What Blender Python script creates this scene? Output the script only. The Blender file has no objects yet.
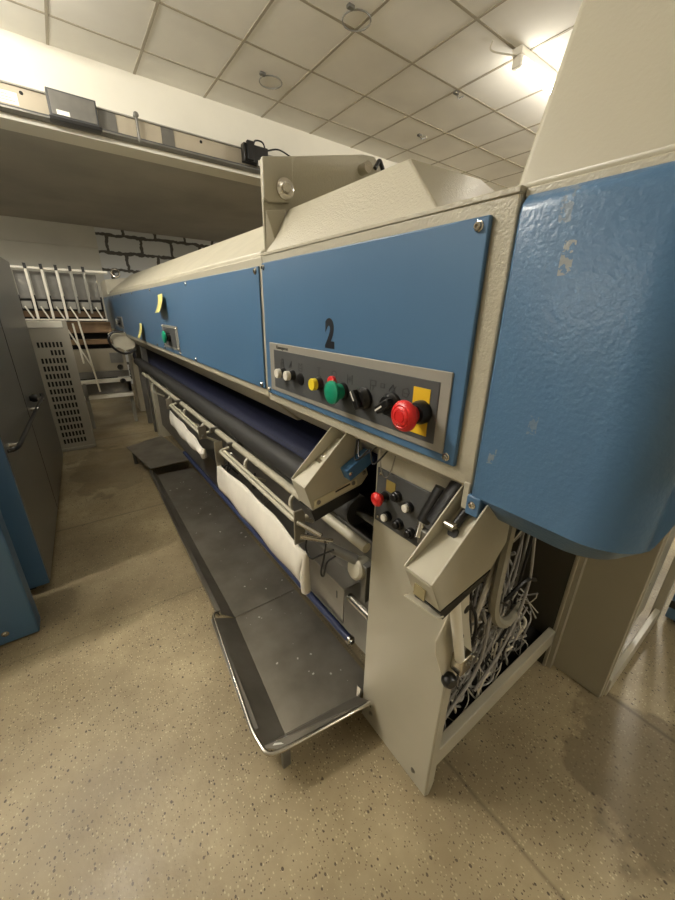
import bpy, bmesh, math, random
from mathutils import Vector, Matrix, Euler
R = math.radians
random.seed(7)
S = bpy.context.scene
COL = S.collection

# ------------------------------------------------------------------ camera, world, exposure, lights
cam_d = bpy.data.cameras.new('camera'); cam = bpy.data.objects.new('camera', cam_d); COL.objects.link(cam)
cam_d.sensor_fit = 'HORIZONTAL'; cam_d.sensor_width = 36.0
cam_d.lens = 356.924 * 36.0 / 675.0
cam_d.clip_start = 0.02; cam_d.clip_end = 100
cam.location = (0, 0, 1.5)
cam.rotation_euler = (Matrix.Rotation(R(-36.3866), 3, 'Z') @ Matrix.Rotation(R(68.7978), 3, 'X') @ Matrix.Rotation(R(1.00428), 3, 'Z')).to_euler()
S.camera = cam

W = bpy.data.worlds.new('world'); S.world = W; W.use_nodes = True
W.node_tree.nodes['Background'].inputs[0].default_value = (1.0, 0.86, 0.66, 1)
W.node_tree.nodes['Background'].inputs[1].default_value = 0.02
S.view_settings.view_transform = 'Standard'; S.view_settings.look = 'None'
S.view_settings.gamma = 1.0; S.view_settings.exposure = 0.0
S.view_settings.use_curve_mapping = False

CEIL = 3.405
LAMP_COL = (1.0, 0.95, 0.865)
# (x, y, z, length along x, power)
LAMPS = [(3.88, 2.16, 3.30, 1.2, 13), (-1.2, 2.16, 3.30, 1.2, 195), (1.7, -2.0, 3.30, 1.2, 75), (-6.0, 2.30, 3.30, 1.2, 90),
         (5.4, 0.9, 3.30, 1.2, 210), (-0.6, 3.45, 3.30, 1.2, 42), (-2.2, 6.6, 2.78, 1.2, 22), (5.2, 6.6, 2.78, 1.2, 18)]  # the lamp behind the hood is unseen, added to brighten the ceiling
for lx, ly, lz, ll, pw in LAMPS:
    for k in (-1, 0, 1):
        ld = bpy.data.lights.new('tube_light', 'POINT'); ld.shadow_soft_size = 0.06
        ld.energy = pw / 3; ld.color = LAMP_COL
        lo = bpy.data.objects.new('tube_light', ld); COL.objects.link(lo); lo.location = (lx + k * ll / 3, ly, lz - 0.13)

# ------------------------------------------------------------------ materials
def srgb(r, g, b):
    f = lambda c: (c / 255 / 12.92) if c <= 10 else ((c / 255 + 0.055) / 1.055) ** 2.4
    return (f(r), f(g), f(b), 1)

def mat(name, color, rough=0.5, metal=0.0, bump=0.0, bscale=300, var=0.0, vscale=4, spec=0.5, emit=None, aniso=None, bdist=0.001):
    m = bpy.data.materials.new(name); m.use_nodes = True; nt = m.node_tree; N = nt.nodes; L = nt.links
    b = N['Principled BSDF']
    b.inputs['Base Color'].default_value = color; b.inputs['Roughness'].default_value = rough
    b.inputs['Metallic'].default_value = metal; b.inputs['Specular IOR Level'].default_value = spec
    tc = N.new('ShaderNodeTexCoord')
    if var:
        n = N.new('ShaderNodeTexNoise'); n.inputs['Scale'].default_value = vscale; n.inputs['Detail'].default_value = 6
        L.new(tc.outputs['Object'], n.inputs['Vector'])
        r = N.new('ShaderNodeValToRGB'); r.color_ramp.elements[0].position = 0.35; r.color_ramp.elements[1].position = 0.65
        r.color_ramp.elements[0].color = tuple(c * (1 - var) for c in color[:3]) + (1,)
        r.color_ramp.elements[1].color = tuple(min(1, c * (1 + var * 0.5)) for c in color[:3]) + (1,)
        L.new(n.outputs['Fac'], r.inputs['Fac']); L.new(r.outputs['Color'], b.inputs['Base Color'])
    if bump:
        n = N.new('ShaderNodeTexNoise'); n.inputs['Scale'].default_value = bscale; n.inputs['Detail'].default_value = 2
        v = tc.outputs['Object']
        if aniso:
            mp = N.new('ShaderNodeMapping'); mp.inputs['Scale'].default_value = aniso; L.new(v, mp.inputs['Vector']); v = mp.outputs['Vector']
        L.new(v, n.inputs['Vector'])
        bp = N.new('ShaderNodeBump'); bp.inputs['Strength'].default_value = bump; bp.inputs['Distance'].default_value = bdist
        L.new(n.outputs['Fac'], bp.inputs['Height']); L.new(bp.outputs['Normal'], b.inputs['Normal'])
    if emit:
        b.inputs['Emission Color'].default_value = emit[0]; b.inputs['Emission Strength'].default_value = emit[1]
    return m

BEIGE = mat('beige_paint', srgb(176, 170, 150), 0.36, bump=0.12, bscale=260, var=0.05, vscale=3, bdist=0.0008)
BEIGEP = mat('beige_pebble_paint', srgb(176, 170, 150), 0.30, bump=0.9, bscale=190, bdist=0.0014)
HOODP = mat('hood_paint', srgb(176, 170, 150), 0.34, bump=0.35, bscale=150, bdist=0.001)
BEIGES = mat('beige_smooth_paint', srgb(190, 184, 164), 0.38, var=0.07, vscale=9)
BLUE = mat('blue_paint', srgb(74, 108, 140), 0.36, bump=0.10, bscale=260, var=0.04, vscale=2, bdist=0.0006)
NAVY = mat('navy_felt', srgb(22, 30, 66), 0.75)
GREYP = mat('grey_frame_paint', srgb(140, 138, 128), 0.45)
DGREY = mat('dark_grey_panel', srgb(72, 73, 73), 0.5)
BLACK = mat('black_plastic', srgb(22, 21, 20), 0.35)
RUBBER = mat('black_roller_rubber', srgb(40, 39, 37), 0.6, bump=0.2, bscale=60, bdist=0.001)
DARK = mat('dark_interior', srgb(26, 25, 23), 0.8)
STEEL = mat('stainless_steel', srgb(150, 146, 138), 0.30, metal=1.0, var=0.12, vscale=5)
PLATE = mat('hanger_plate_grey', srgb(150, 144, 130), 0.35, metal=0.3)
TRAY = mat('worn_steel_sheet', srgb(150, 144, 132), 0.31, metal=0.75, var=0.22, vscale=6, bump=0.08, bscale=9, bdist=0.02)
CHROME = mat('chrome', srgb(205, 200, 190), 0.16, metal=1.0)
GALV = mat('galvanised_grey', srgb(120, 118, 112), 0.45, metal=0.6, var=0.1, vscale=14)
WHITE = mat('white_plastic', srgb(225, 220, 205), 0.4)
CLOTH = mat('white_cloth', srgb(226, 220, 206), 0.9, bump=0.3, bscale=600, var=0.04, vscale=20)
GREEN = mat('green_plastic', srgb(20, 140, 105), 0.35)
RED = mat('red_plastic', srgb(215, 40, 38), 0.35)
YELLOW = mat('yellow_plastic', srgb(228, 205, 40), 0.45)
YELLOWP = mat('yellow_label', srgb(222, 180, 30), 0.5)
NOTE = mat('yellow_note_paper', srgb(225, 215, 130), 0.8)
INK = mat('black_stencil_ink', srgb(12, 14, 22), 0.5)
PICT = mat('pictogram_print', srgb(50, 50, 50), 0.5)
INK2 = mat('dark_print', srgb(28, 28, 28), 0.5)
WIREG = mat('grey_wire', srgb(152, 149, 142), 0.5)
WIREW = mat('white_wire', srgb(205, 198, 180), 0.5)
WIREK = mat('black_wire', srgb(20, 19, 18), 0.45)
WIREB = mat('copper_brown_wire', srgb(120, 70, 45), 0.5)
HOSE = mat('grey_conduit', srgb(150, 145, 128), 0.5)
WOOD = mat('brown_board', srgb(120, 95, 66), 0.6, var=0.2, vscale=8)
BRUSH = mat('brushed_grey_panel', srgb(132, 131, 126), 0.34, metal=0.55, bump=0.15, bscale=30, aniso=(1, 0.15, 6), bdist=0.002)
PAPER = mat('white_paper', srgb(225, 222, 212), 0.8)
GLOW = mat('lamp_diffuser', (1, 0.93, 0.8, 1), 0.5, emit=((1.0, 0.93, 0.78, 1), 9.0))

def floor_mat():
    m = bpy.data.materials.new('speckled_linoleum'); m.use_nodes = True; N = m.node_tree.nodes; L = m.node_tree.links
    b = N['Principled BSDF']; b.inputs['Roughness'].default_value = 0.42
    tc = N.new('ShaderNodeTexCoord'); O = tc.outputs['Object']
    def noise(s, d=4):
        n = N.new('ShaderNodeTexNoise'); n.inputs['Scale'].default_value = s; n.inputs['Detail'].default_value = d; L.new(O, n.inputs['Vector']); return n.outputs['Fac']
    def ramp(src, p0, p1, c0, c1):
        r = N.new('ShaderNodeValToRGB'); e = r.color_ramp.elements; e[0].position = p0; e[1].position = p1; e[0].color = c0; e[1].color = c1
        L.new(src, r.inputs['Fac']); return r.outputs['Color']
    def mix(f, a, c, t='MIX'):
        x = N.new('ShaderNodeMix'); x.data_type = 'RGBA'; x.blend_type = t
        if isinstance(f, float): x.inputs[0].default_value = f
        else: L.new(f, x.inputs[0])
        for i, v in ((6, a), (7, c)):
            if isinstance(v, tuple): x.inputs[i].default_value = v
            else: L.new(v, x.inputs[i])
        return x.outputs[2]
    base = ramp(noise(2.2, 8), 0.3, 0.7, srgb(148, 133, 102), srgb(178, 163, 129))
    base = mix(ramp(noise(14, 5), 0.45, 0.75, (0, 0, 0, 1), (0.35, 0.35, 0.35, 1)), base, srgb(128, 112, 82))
    def chips(scale, thr, col, src, jit):
        mp = N.new('ShaderNodeMapping'); mp.inputs['Location'].default_value = jit; mp.inputs['Scale'].default_value = (1, 0.75, 1); L.new(O, mp.inputs['Vector'])
        v = N.new('ShaderNodeTexVoronoi'); v.voronoi_dimensions = '2D'; v.inputs['Scale'].default_value = scale; L.new(mp.outputs['Vector'], v.inputs['Vector'])
        sep = N.new('ShaderNodeSeparateColor'); L.new(v.outputs['Color'], sep.inputs[0])
        pick = N.new('ShaderNodeMath'); pick.operation = 'GREATER_THAN'; pick.inputs[1].default_value = thr; L.new(sep.outputs[0], pick.inputs[0])
        rad = N.new('ShaderNodeMath'); rad.operation = 'MULTIPLY'; rad.inputs[1].default_value = 0.33; L.new(sep.outputs[1], rad.inputs[0])
        ls = N.new('ShaderNodeMath'); ls.operation = 'LESS_THAN'; L.new(v.outputs['Distance'], ls.inputs[0]); L.new(rad.outputs[0], ls.inputs[1])
        mu = N.new('ShaderNodeMath'); mu.operation = 'MULTIPLY'; L.new(pick.outputs[0], mu.inputs[0]); L.new(ls.outputs[0], mu.inputs[1])
        return mix(mu.outputs[0], src, col)
    c = chips(120, 0.66, srgb(200, 186, 150), base, (3, 1, 0))
    c = chips(85, 0.88, srgb(66, 54, 40), c, (1, 5, 0))
    c = chips(150, 0.80, srgb(92, 74, 52), c, (7, 2, 0))
    # dirt smears and blotches
    dirt = ramp(noise(1.1, 7), 0.42, 0.62, (0.42, 0.42, 0.42, 1), (0, 0, 0, 1))
    c = mix(dirt, c, srgb(104, 90, 66))
    # darker brown patches beside the open cabinet and along the aisle
    def dark_patch(cx, cy, rx, ry, s):
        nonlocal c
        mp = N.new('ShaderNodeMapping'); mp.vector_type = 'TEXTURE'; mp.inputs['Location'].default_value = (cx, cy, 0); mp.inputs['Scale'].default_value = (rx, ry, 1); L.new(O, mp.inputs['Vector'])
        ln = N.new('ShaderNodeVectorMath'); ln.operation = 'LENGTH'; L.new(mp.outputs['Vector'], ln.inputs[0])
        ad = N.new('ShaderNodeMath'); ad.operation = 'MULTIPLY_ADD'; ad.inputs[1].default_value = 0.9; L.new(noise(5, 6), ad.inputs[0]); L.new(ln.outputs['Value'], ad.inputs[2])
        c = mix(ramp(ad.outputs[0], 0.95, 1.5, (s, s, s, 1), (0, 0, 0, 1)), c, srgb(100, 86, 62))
    dark_patch(1.35, -0.05, 0.55, 0.50, 0.6); dark_patch(0.95, -0.35, 0.25, 0.35, 0.5); dark_patch(0.1, 4.0, 0.6, 1.2, 0.5)
    # sheet seams (across y = const and x = const)
    sep = N.new('ShaderNodeSeparateXYZ'); L.new(O, sep.inputs[0])
    def seam(axis, pos, w, s=0.6):
        nonlocal c
        wob = N.new('ShaderNodeMath'); wob.operation = 'MULTIPLY_ADD'; wob.inputs[1].default_value = 0.012; wob.inputs[2].default_value = -pos - 0.006
        L.new(noise(9, 2), wob.inputs[0])
        a = N.new('ShaderNodeMath'); a.operation = 'ADD'; L.new(sep.outputs[axis], a.inputs[0]); L.new(wob.outputs[0], a.inputs[1])
        ab = N.new('ShaderNodeMath'); ab.operation = 'ABSOLUTE'; L.new(a.outputs[0], ab.inputs[0])
        f = ramp(ab.outputs[0], 0.0, w, (s, s, s, 1), (0, 0, 0, 1))
        c = mix(f, c, srgb(70, 58, 40))
    seam(0, 1.56, 0.012); seam(0, 0.80, 0.010, 0.5); seam(0, -1.2, 0.01, 0.5)
    seam(1, 2.92, 0.014, 0.5); seam(1, 1.78, 0.010, 0.25); seam(1, 5.0, 0.02, 0.5)
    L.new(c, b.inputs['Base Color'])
    bp = N.new('ShaderNodeBump'); bp.inputs['Strength'].default_value = 0.25; bp.inputs['Distance'].default_value = 0.004
    L.new(noise(40, 4), bp.inputs['Height']); L.new(bp.outputs['Normal'], b.inputs['Normal'])
    rr = ramp(noise(3, 5), 0.3, 0.7, (0.33, 0.33, 0.33, 1), (0.6, 0.6, 0.6, 1)); L.new(rr, b.inputs['Roughness'])
    return m

def ceil_mat():
    m = mat('ceiling_tile', srgb(238, 235, 226), 0.75, bump=0.25, bscale=120, var=0.10, vscale=1.3); N = m.node_tree.nodes; L = m.node_tree.links
    b = N['Principled BSDF']; b.inputs['Specular IOR Level'].default_value = 0.3
    return m

def brick_mat():
    m = bpy.data.materials.new('grey_block_wall'); m.use_nodes = True; N = m.node_tree.nodes; L = m.node_tree.links
    b = N['Principled BSDF']; b.inputs['Roughness'].default_value = 0.85
    tc = N.new('ShaderNodeTexCoord'); mp = N.new('ShaderNodeMapping'); mp.inputs['Rotation'].default_value = (R(90), 0, 0); mp.inputs['Location'].default_value = (0.10, 0.18, 0)
    n = N.new('ShaderNodeTexNoise'); n.inputs['Scale'].default_value = 9; L.new(tc.outputs['Object'], n.inputs['Vector'])
    mx = N.new('ShaderNodeMix'); mx.data_type = 'RGBA'; mx.blend_type = 'ADD'; mx.inputs[0].default_value = 0.09
    L.new(tc.outputs['Object'], mx.inputs[6]); L.new(n.outputs['Color'], mx.inputs[7]); L.new(mx.outputs[2], mp.inputs['Vector'])
    k = N.new('ShaderNodeTexBrick'); k.inputs['Scale'].default_value = 1; k.inputs['Brick Width'].default_value = 0.56; k.inputs['Row Height'].default_value = 0.29
    k.inputs['Mortar Size'].default_value = 0.028; k.inputs['Mortar Smooth'].default_value = 0.1
    k.inputs['Color1'].default_value = srgb(200, 202, 200); k.inputs['Color2'].default_value = srgb(180, 183, 182); k.inputs['Mortar'].default_value = srgb(84, 82, 76)
    L.new(mp.outputs['Vector'], k.inputs['Vector']); L.new(k.outputs['Color'], b.inputs['Base Color'])
    bp = N.new('ShaderNodeBump'); bp.inputs['Strength'].default_value = 0.6; bp.inputs['Distance'].default_value = 0.01; bp.invert = True
    L.new(k.outputs['Fac'], bp.inputs['Height']); L.new(bp.outputs['Normal'], b.inputs['Normal'])
    return m

def felt_mat():
    m = mat('navy_perforated_cover', srgb(24, 32, 74), 0.7); N = m.node_tree.nodes; L = m.node_tree.links
    tc = N.new('ShaderNodeTexCoord'); v = N.new('ShaderNodeTexVoronoi'); v.inputs['Scale'].default_value = 38; v.inputs['Randomness'].default_value = 0.15
    L.new(tc.outputs['Object'], v.inputs['Vector'])
    r = N.new('ShaderNodeValToRGB'); r.color_ramp.elements[0].position = 0.12; r.color_ramp.elements[1].position = 0.2
    r.color_ramp.elements[0].color = srgb(8, 9, 16); r.color_ramp.elements[1].color = srgb(22, 28, 56)
    L.new(v.outputs['Distance'], r.inputs['Fac']); L.new(r.outputs['Color'], N['Principled BSDF'].inputs['Base Color'])
    return m

def blue_worn():
    """blue paint with a few scuffed, pale patches where stickers were"""
    m = mat('blue_paint_scuffed', srgb(74, 108, 140), 0.28, bump=0.6, bscale=130, bdist=0.0012); N = m.node_tree.nodes; L = m.node_tree.links
    tc = N.new('ShaderNodeTexCoord'); sp = N.new('ShaderNodeSeparateXYZ'); L.new(tc.outputs['Object'], sp.inputs[0])
    n = N.new('ShaderNodeTexNoise'); n.inputs['Scale'].default_value = 120; n.inputs['Detail'].default_value = 5; L.new(tc.outputs['Object'], n.inputs['Vector'])
    n2 = N.new('ShaderNodeTexNoise'); n2.inputs['Scale'].default_value = 14; n2.inputs['Detail'].default_value = 3; L.new(tc.outputs['Object'], n2.inputs['Vector'])
    prev = None
    def mth(op, *a):
        k = N.new('ShaderNodeMath'); k.operation = op
        for i, v in enumerate(a):
            if isinstance(v, (int, float)): k.inputs[i].default_value = v
            else: L.new(v, k.inputs[i])
        return k.outputs[0]
    for (cy, cz, wy, wz, s) in ((0.262, 1.575, 0.0085, 0.022, 1.1), (0.276, 1.635, 0.010, 0.022, 0.55), (0.316, 1.262, 0.008, 0.016, 0.8), (0.258, 1.335, 0.0105, 0.022, 0.45)):
        dy = mth('DIVIDE', mth('ABSOLUTE', mth('SUBTRACT', sp.outputs[1], cy)), wy)
        dz = mth('DIVIDE', mth('ABSOLUTE', mth('SUBTRACT', sp.outputs[2], cz)), wz)
        d = mth('ADD', mth('MAXIMUM', dy, dz), mth('MULTIPLY', mth('SUBTRACT', n2.outputs['Fac'], 0.5), 2.2))
        f = mth('MULTIPLY', mth('LESS_THAN', d, 1.0), mth('MULTIPLY', mth('GREATER_THAN', n.outputs['Fac'], 0.49), s * 0.6))
        prev = f if prev is None else mth('MAXIMUM', prev, f)
    mx = N.new('ShaderNodeMix'); mx.data_type = 'RGBA'; L.new(prev, mx.inputs[0]); mx.inputs[6].default_value = srgb(74, 108, 140); mx.inputs[7].default_value = srgb(150, 148, 130)
    L.new(mx.outputs[2], N['Principled BSDF'].inputs['Base Color'])
    return m

FLOOR = floor_mat(); CEILM = ceil_mat(); BRICK = brick_mat(); FELT = felt_mat(); BLUEW = blue_worn()
PLASTER = mat('white_plaster', srgb(224, 220, 206), 0.85, bump=0.3, bscale=20, var=0.05, vscale=2)
CONC = mat('grey_soffit_paint', srgb(168, 164, 154), 0.85, var=0.12, vscale=1.5, bump=0.2, bscale=30)
PALE = mat('pale_wall_paint', srgb(190, 188, 176), 0.8, var=0.06, vscale=2)
GRID = mat('ceiling_grid_metal', srgb(168, 160, 142), 0.6)

# ------------------------------------------------------------------ mesh helpers
class MB:
    def __init__(s): s.bm = bmesh.new()
    def box(s, x0, x1, y0, y1, z0, z1, M=None):
        vs = [Vector((x, y, z)) for x in (x0, x1) for y in (y0, y1) for z in (z0, z1)]
        if M is not None: vs = [M @ v for v in vs]
        v = [s.bm.verts.new(p) for p in vs]
        for f in ((0, 1, 3, 2), (4, 6, 7, 5), (0, 4, 5, 1), (2, 3, 7, 6), (0, 2, 6, 4), (1, 5, 7, 3)): s.bm.faces.new([v[i] for i in f])
        return s
    def prism(s, a, b):
        """closed solid between two matching outlines a and b (lists of 3D points)"""
        A = [s.bm.verts.new(p) for p in a]; B = [s.bm.verts.new(p) for p in b]; n = len(a)
        s.bm.faces.new(A[::-1]); s.bm.faces.new(B)
        for i in range(n): s.bm.faces.new((A[i], A[(i + 1) % n], B[(i + 1) % n], B[i]))
        return s
    def yprism(s, pts, y0, y1): return s.prism([(x, y0, z) for x, z in pts], [(x, y1, z) for x, z in pts])
    def xprism(s, pts, x0, x1): return s.prism([(x0, y, z) for y, z in pts], [(x1, y, z) for y, z in pts])
    def zprism(s, pts, z0, z1): return s.prism([(x, y, z0) for x, y in pts], [(x, y, z1) for x, y in pts])
    def tube(s, pts, r, n=10, cap=True):
        pts = [Vector(p) for p in pts]; rings = []
        up = None
        for i, p in enumerate(pts):
            d = (pts[min(i + 1, len(pts) - 1)] - pts[max(i - 1, 0)]).normalized()
            if up is None: up = d.orthogonal().normalized()
            up = (up - d * up.dot(d)); up = up.normalized() if up.length > 1e-6 else d.orthogonal().normalized()
            w = d.cross(up); rr = r[i] if isinstance(r, (list, tuple)) else r
            rings.append([s.bm.verts.new(p + (up * math.cos(2 * math.pi * k / n) + w * math.sin(2 * math.pi * k / n)) * rr) for k in range(n)])
        for a, b in zip(rings, rings[1:]):
            for k in range(n): s.bm.faces.new((a[k], a[(k + 1) % n], b[(k + 1) % n], b[k]))
        if cap: s.bm.faces.new(rings[0][::-1]); s.bm.faces.new(rings[-1])
        return s
    def lathe(s, prof, o, ax, n=24):
        """prof: (radius, distance along axis)"""
        ax = Vector(ax).normalized(); o = Vector(o); u = ax.orthogonal().normalized(); w = ax.cross(u); rings = []
        for r, h in prof: rings.append([s.bm.verts.new(o + ax * h + (u * math.cos(2 * math.pi * k / n) + w * math.sin(2 * math.pi * k / n)) * max(r, 1e-5)) for k in range(n)])
        for a, b in zip(rings, rings[1:]):
            for k in range(n): s.bm.faces.new((a[k], a[(k + 1) % n], b[(k + 1) % n], b[k]))
        s.bm.faces.new(rings[0][::-1]); s.bm.faces.new(rings[-1])
        return s
    def quad(s, *p): s.bm.faces.new([s.bm.verts.new(q) for q in p]); return s
    def build(s, name, m, parent=None, bevel=0, smooth=False, solid=0, seg=2):
        bmesh.ops.recalc_face_normals(s.bm, faces=s.bm.faces)
        me = bpy.data.meshes.new(name); s.bm.to_mesh(me); s.bm.free(); me.materials.append(m)
        o = bpy.data.objects.new(name, me); COL.objects.link(o)
        if parent is not None:
            o.parent = parent; o.matrix_parent_inverse = Matrix.Translation(-wloc(parent))
        if smooth:
            for p in me.polygons: p.use_smooth = True
            if hasattr(me, 'set_sharp_from_angle'): me.set_sharp_from_angle(angle=R(38))
        if solid:
            md = o.modifiers.new('solid', 'SOLIDIFY'); md.thickness = solid; md.offset = 0
        if bevel:
            md = o.modifiers.new('bevel', 'BEVEL'); md.width = bevel; md.segments = seg; md.limit_method = 'ANGLE'; md.angle_limit = R(40); md.harden_normals = False
            for p in me.polygons: p.use_smooth = True
            if hasattr(me, 'set_sharp_from_angle'): me.set_sharp_from_angle(angle=R(35))
        return o

def wloc(o):
    v = Vector(o.location)
    # roots are only translated; parts sit at the world origin frame through the parent inverse
    return v if o.parent is None else Vector((0, 0, 0))
def tag(o, label=None, cat=None, group=None, kind=None):
    if label: o['label'] = label
    if cat: o['category'] = cat
    if group: o['group'] = group
    if kind: o['kind'] = kind
    return o
def root(name, loc, label, cat, group=None):
    o = bpy.data.objects.new(name, None); COL.objects.link(o); o.location = loc; o.empty_display_size = 0.1
    return tag(o, label, cat, group)
def struct(o): o['kind'] = 'structure'; return o
def fillet(pts, r, n=5):
    """round the corners of an open 3D path"""
    P = [Vector(p) for p in pts]; out = [P[0]]
    for a, b, c in zip(P, P[1:], P[2:]):
        d1 = (a - b); d2 = (c - b); q = min(r, d1.length * 0.45, d2.length * 0.45)
        s, e = b + d1.normalized() * q, b + d2.normalized() * q
        for i in range(n + 1):
            t = i / n; out.append(s * (1 - t) ** 2 + b * 2 * t * (1 - t) + e * t * t)
    out.append(P[-1]); return out
def spline(pts, n=8):
    P = [Vector(p) for p in pts]; P = [P[0] * 2 - P[1]] + P + [P[-1] * 2 - P[-2]]; out = []
    for i in range(1, len(P) - 2):
        p0, p1, p2, p3 = P[i - 1:i + 3]
        for k in range(n):
            t = k / n
            out.append(0.5 * ((2 * p1) + (p2 - p0) * t + (2 * p0 - 5 * p1 + 4 * p2 - p3) * t * t + (3 * p1 - p0 - 3 * p2 + p3) * t ** 3))
    out.append(P[-2]); return out
FLAT = (-1, 0, 0)
def bolt(parent, p, ax=FLAT, r=0.007, name='bolt', m=None):
    return MB().lathe([(r * 1.45, 0), (r * 1.45, 0.0015), (r, 0.002), (r, r * 0.55), (r * 0.75, r * 0.85), (r * 0.4, r * 0.86), (r * 0.38, r * 0.35), (0.0001, r * 0.35)], p, ax, 14).build(name, m or CHROME, parent, smooth=True)

# ------------------------------------------------------------------ the room
XL, XR, YB, YF = -8.0, 8.5, -5.0, 8.6
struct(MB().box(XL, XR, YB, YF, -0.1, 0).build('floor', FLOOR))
# suspended ceiling: boards plus the T bars
struct(MB().box(XL, XR, YB, 4.37, CEIL, CEIL + 0.1).build('ceiling', CEILM))
g = MB()
x = 2.745 - 0.6 * 12
while x < XR:
    if x > XL: g.box(x - 0.010, x + 0.010, YB, 4.37, CEIL - 0.004, CEIL + 0.01)
    x += 0.6
y = 2.787 - 0.6 * 12
while y < 4.36:
    g.box(XL, XR, y - 0.010, y + 0.010, CEIL - 0.0035, CEIL + 0.01); y += 0.6
struct(g.build('trim_1', GRID))
ZS = 2.849
struct(MB().box(XL, XR, 4.37, 4.6, ZS, CEIL + 0.1).build('wall_middle', PLASTER))
struct(MB().box(XL, XR, 4.6, YF, ZS, ZS + 0.1).build('ceiling', CONC))
struct(MB().box(XL, 0.81, YF, YF + 0.2, 0, ZS + 0.1).build('wall_far', PALE))
struct(MB().box(0.81, XR, YF + 0.015, YF + 0.2, 0, ZS + 0.1).build('wall_far', BRICK))
struct(MB().box(XL, 0.80, YF - 0.03, YF, 2.50, 2.515).build('trim_2', PALE))
struct(MB().box(XL - 0.2, XL, YB, YF + 0.2, 0, CEIL + 0.1).build('wall_left', PLASTER))
struct(MB().box(XR, XR + 0.2, YB, YF + 0.2, 0, CEIL + 0.1).build('wall_right', PLASTER))
struct(MB().box(XL - 0.2, XR + 0.2, YB - 0.2, YB, 0, CEIL + 0.1).build('wall_back', PLASTER))
struct(MB().box(XL, XR, 4.345, 4.37, ZS, 2.885).build('trim_3', PLASTER))

# ceiling lamps
lamp_lab = ['glowing tube lamp on the tiled ceiling behind the machine hood', 'tube lamp on the ceiling above the grey cabinets, out of the picture',
            'tube lamp behind the photographer, above the machine end', 'tube lamp far out on the left, beyond the grey cabinets',
            'added tube lamp, unseen behind the beige hood, that brightens the ceiling', 'tube lamp on the ceiling just before the white lintel',
            'tube lamp under the low ceiling at left', 'tube lamp under the low ceiling behind the machine']
for (lx, ly, lz, ll, pw), lab in zip(LAMPS, lamp_lab):
    top = CEIL if lz > 3 else ZS
    r_ = root('tube_lamp', (lx, ly, top), lab, 'lamp', 'tube lamps on the ceilings')
    MB().box(lx - ll / 2 - 0.05, lx + ll / 2 + 0.05, ly - 0.04, ly + 0.04, top - 0.05, top).build('lamp_body', WHITE, r_, bevel=0.006)
    MB().tube([(lx - ll / 2, ly, top - 0.09), (lx + ll / 2, ly, top - 0.09)], 0.028, 14).build('lamp_tube', GLOW, r_, smooth=True)
    for sx in (-1, 1):
        MB().box(lx + sx * (ll / 2 + 0.02) - 0.02, lx + sx * (ll / 2 + 0.02) + 0.02, ly - 0.035, ly + 0.035, top - 0.12, top - 0.045).build('end_cap', WHITE, r_, bevel=0.006)
    if lz > 3 and lx > 3:
        MB().tube(spline([(lx - 0.62, ly, top - 0.04), (lx - 0.72, ly + 0.02, top - 0.06), (lx - 0.83, ly + 0.10, top - 0.04), (lx - 0.86, ly + 0.08, top)]), 0.006, 8).build('power_cable', WIREW, r_, smooth=True)

# small fittings on the ceiling
def ceil_fit(name, x, y, lab, ring):
    r_ = root(name, (x, y, CEIL), lab, 'ceiling fitting')
    MB().box(x - 0.03, x + 0.02, y - 0.018, y + 0.018, CEIL - 0.024, CEIL - 0.004).build('clamp_box', GALV, r_, bevel=0.005)
    if ring:
        MB().tube([(x + 0.11 + 0.10 * math.cos(a), y + 0.08 + 0.10 * math.sin(a), CEIL - 0.008) for a in [i * math.pi / 10 for i in range(21)]], 0.005, 6).build('cable_loop', GREYP, r_, smooth=True)
    else:
        MB().tube([(x, y, CEIL - 0.02), (x + 0.06, y + 0.02, CEIL - 0.03), (x + 0.10, y, CEIL - 0.01)], 0.006, 6).build('hook', GALV, r_, smooth=True)
ceil_fit('ceiling_bracket_or_spot', 1.827, 3.652, 'small grey bracket with a wire loop on the ceiling tile near the lintel', True)
ceil_fit('ceiling_bracket_or_spot', 3.739, 3.593, 'small dark bracket on the ceiling above the machine lid', False)
ceil_fit('ceiling_bracket_or_spot', 3.36, 2.81, 'small made-up shape for a dark spot at a grid crossing left of the lamp', False)  # made-up box and hook; only a dark spot at this crossing
ceil_fit('ceiling_bracket_or_spot', 1.98, 2.62, 'faint bracket with loop at the top edge of the picture', True)

# ------------------------------------------------------------------ beam over the opening
bm_ = root('steel_beam', (1, 4.30, 2.885), 'long beige steel channel beam bolted along the lower edge of the white lintel', 'beam')
MB().box(XL + 0.1, 6.5, 4.30, 4.344, 2.90, 3.055).build('beam_web', mat('beam_paint', srgb(168, 158, 138), 0.5, var=0.08, vscale=3), bm_, bevel=0.003)
MB().box(XL + 0.1, 6.5, 4.24, 4.344, 2.885, 2.897).build('lower_flange', GALV, bm_)
MB().box(XL + 0.1, 6.5, 4.28, 4.344, 3.052, 3.062).build('upper_flange', GREYP, bm_)
MB().tube([(XL + 0.1, 4.262, 2.905), (6.5, 4.262, 2.905)], 0.008, 8).build('guide_rod', DGREY, bm_, smooth=True)
for a, b_ in ((0.60, 0.73), (1.09, 1.20)):
    MB().box(a, b_, 4.294, 4.30, 2.90, 3.055).build('patch_plate', GALV, bm_)
for bx in (0.10, 1.45, 2.6):
    bolt(bm_, (bx, 4.30, 3.02), (0, -1, 0), 0.009, m=DARK)
cl = root('clamp_rod', (0.885, 4.26, 2.90), 'short grey clamp rod hooked over the steel beam', 'clamp')
MB().tube(fillet([(0.885, 4.255, 2.88), (0.885, 4.255, 3.085), (0.885, 4.32, 3.085), (0.885, 4.32, 3.06)], 0.02), 0.012, 8).build('hook_bar', GALV, cl, smooth=True)
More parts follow.
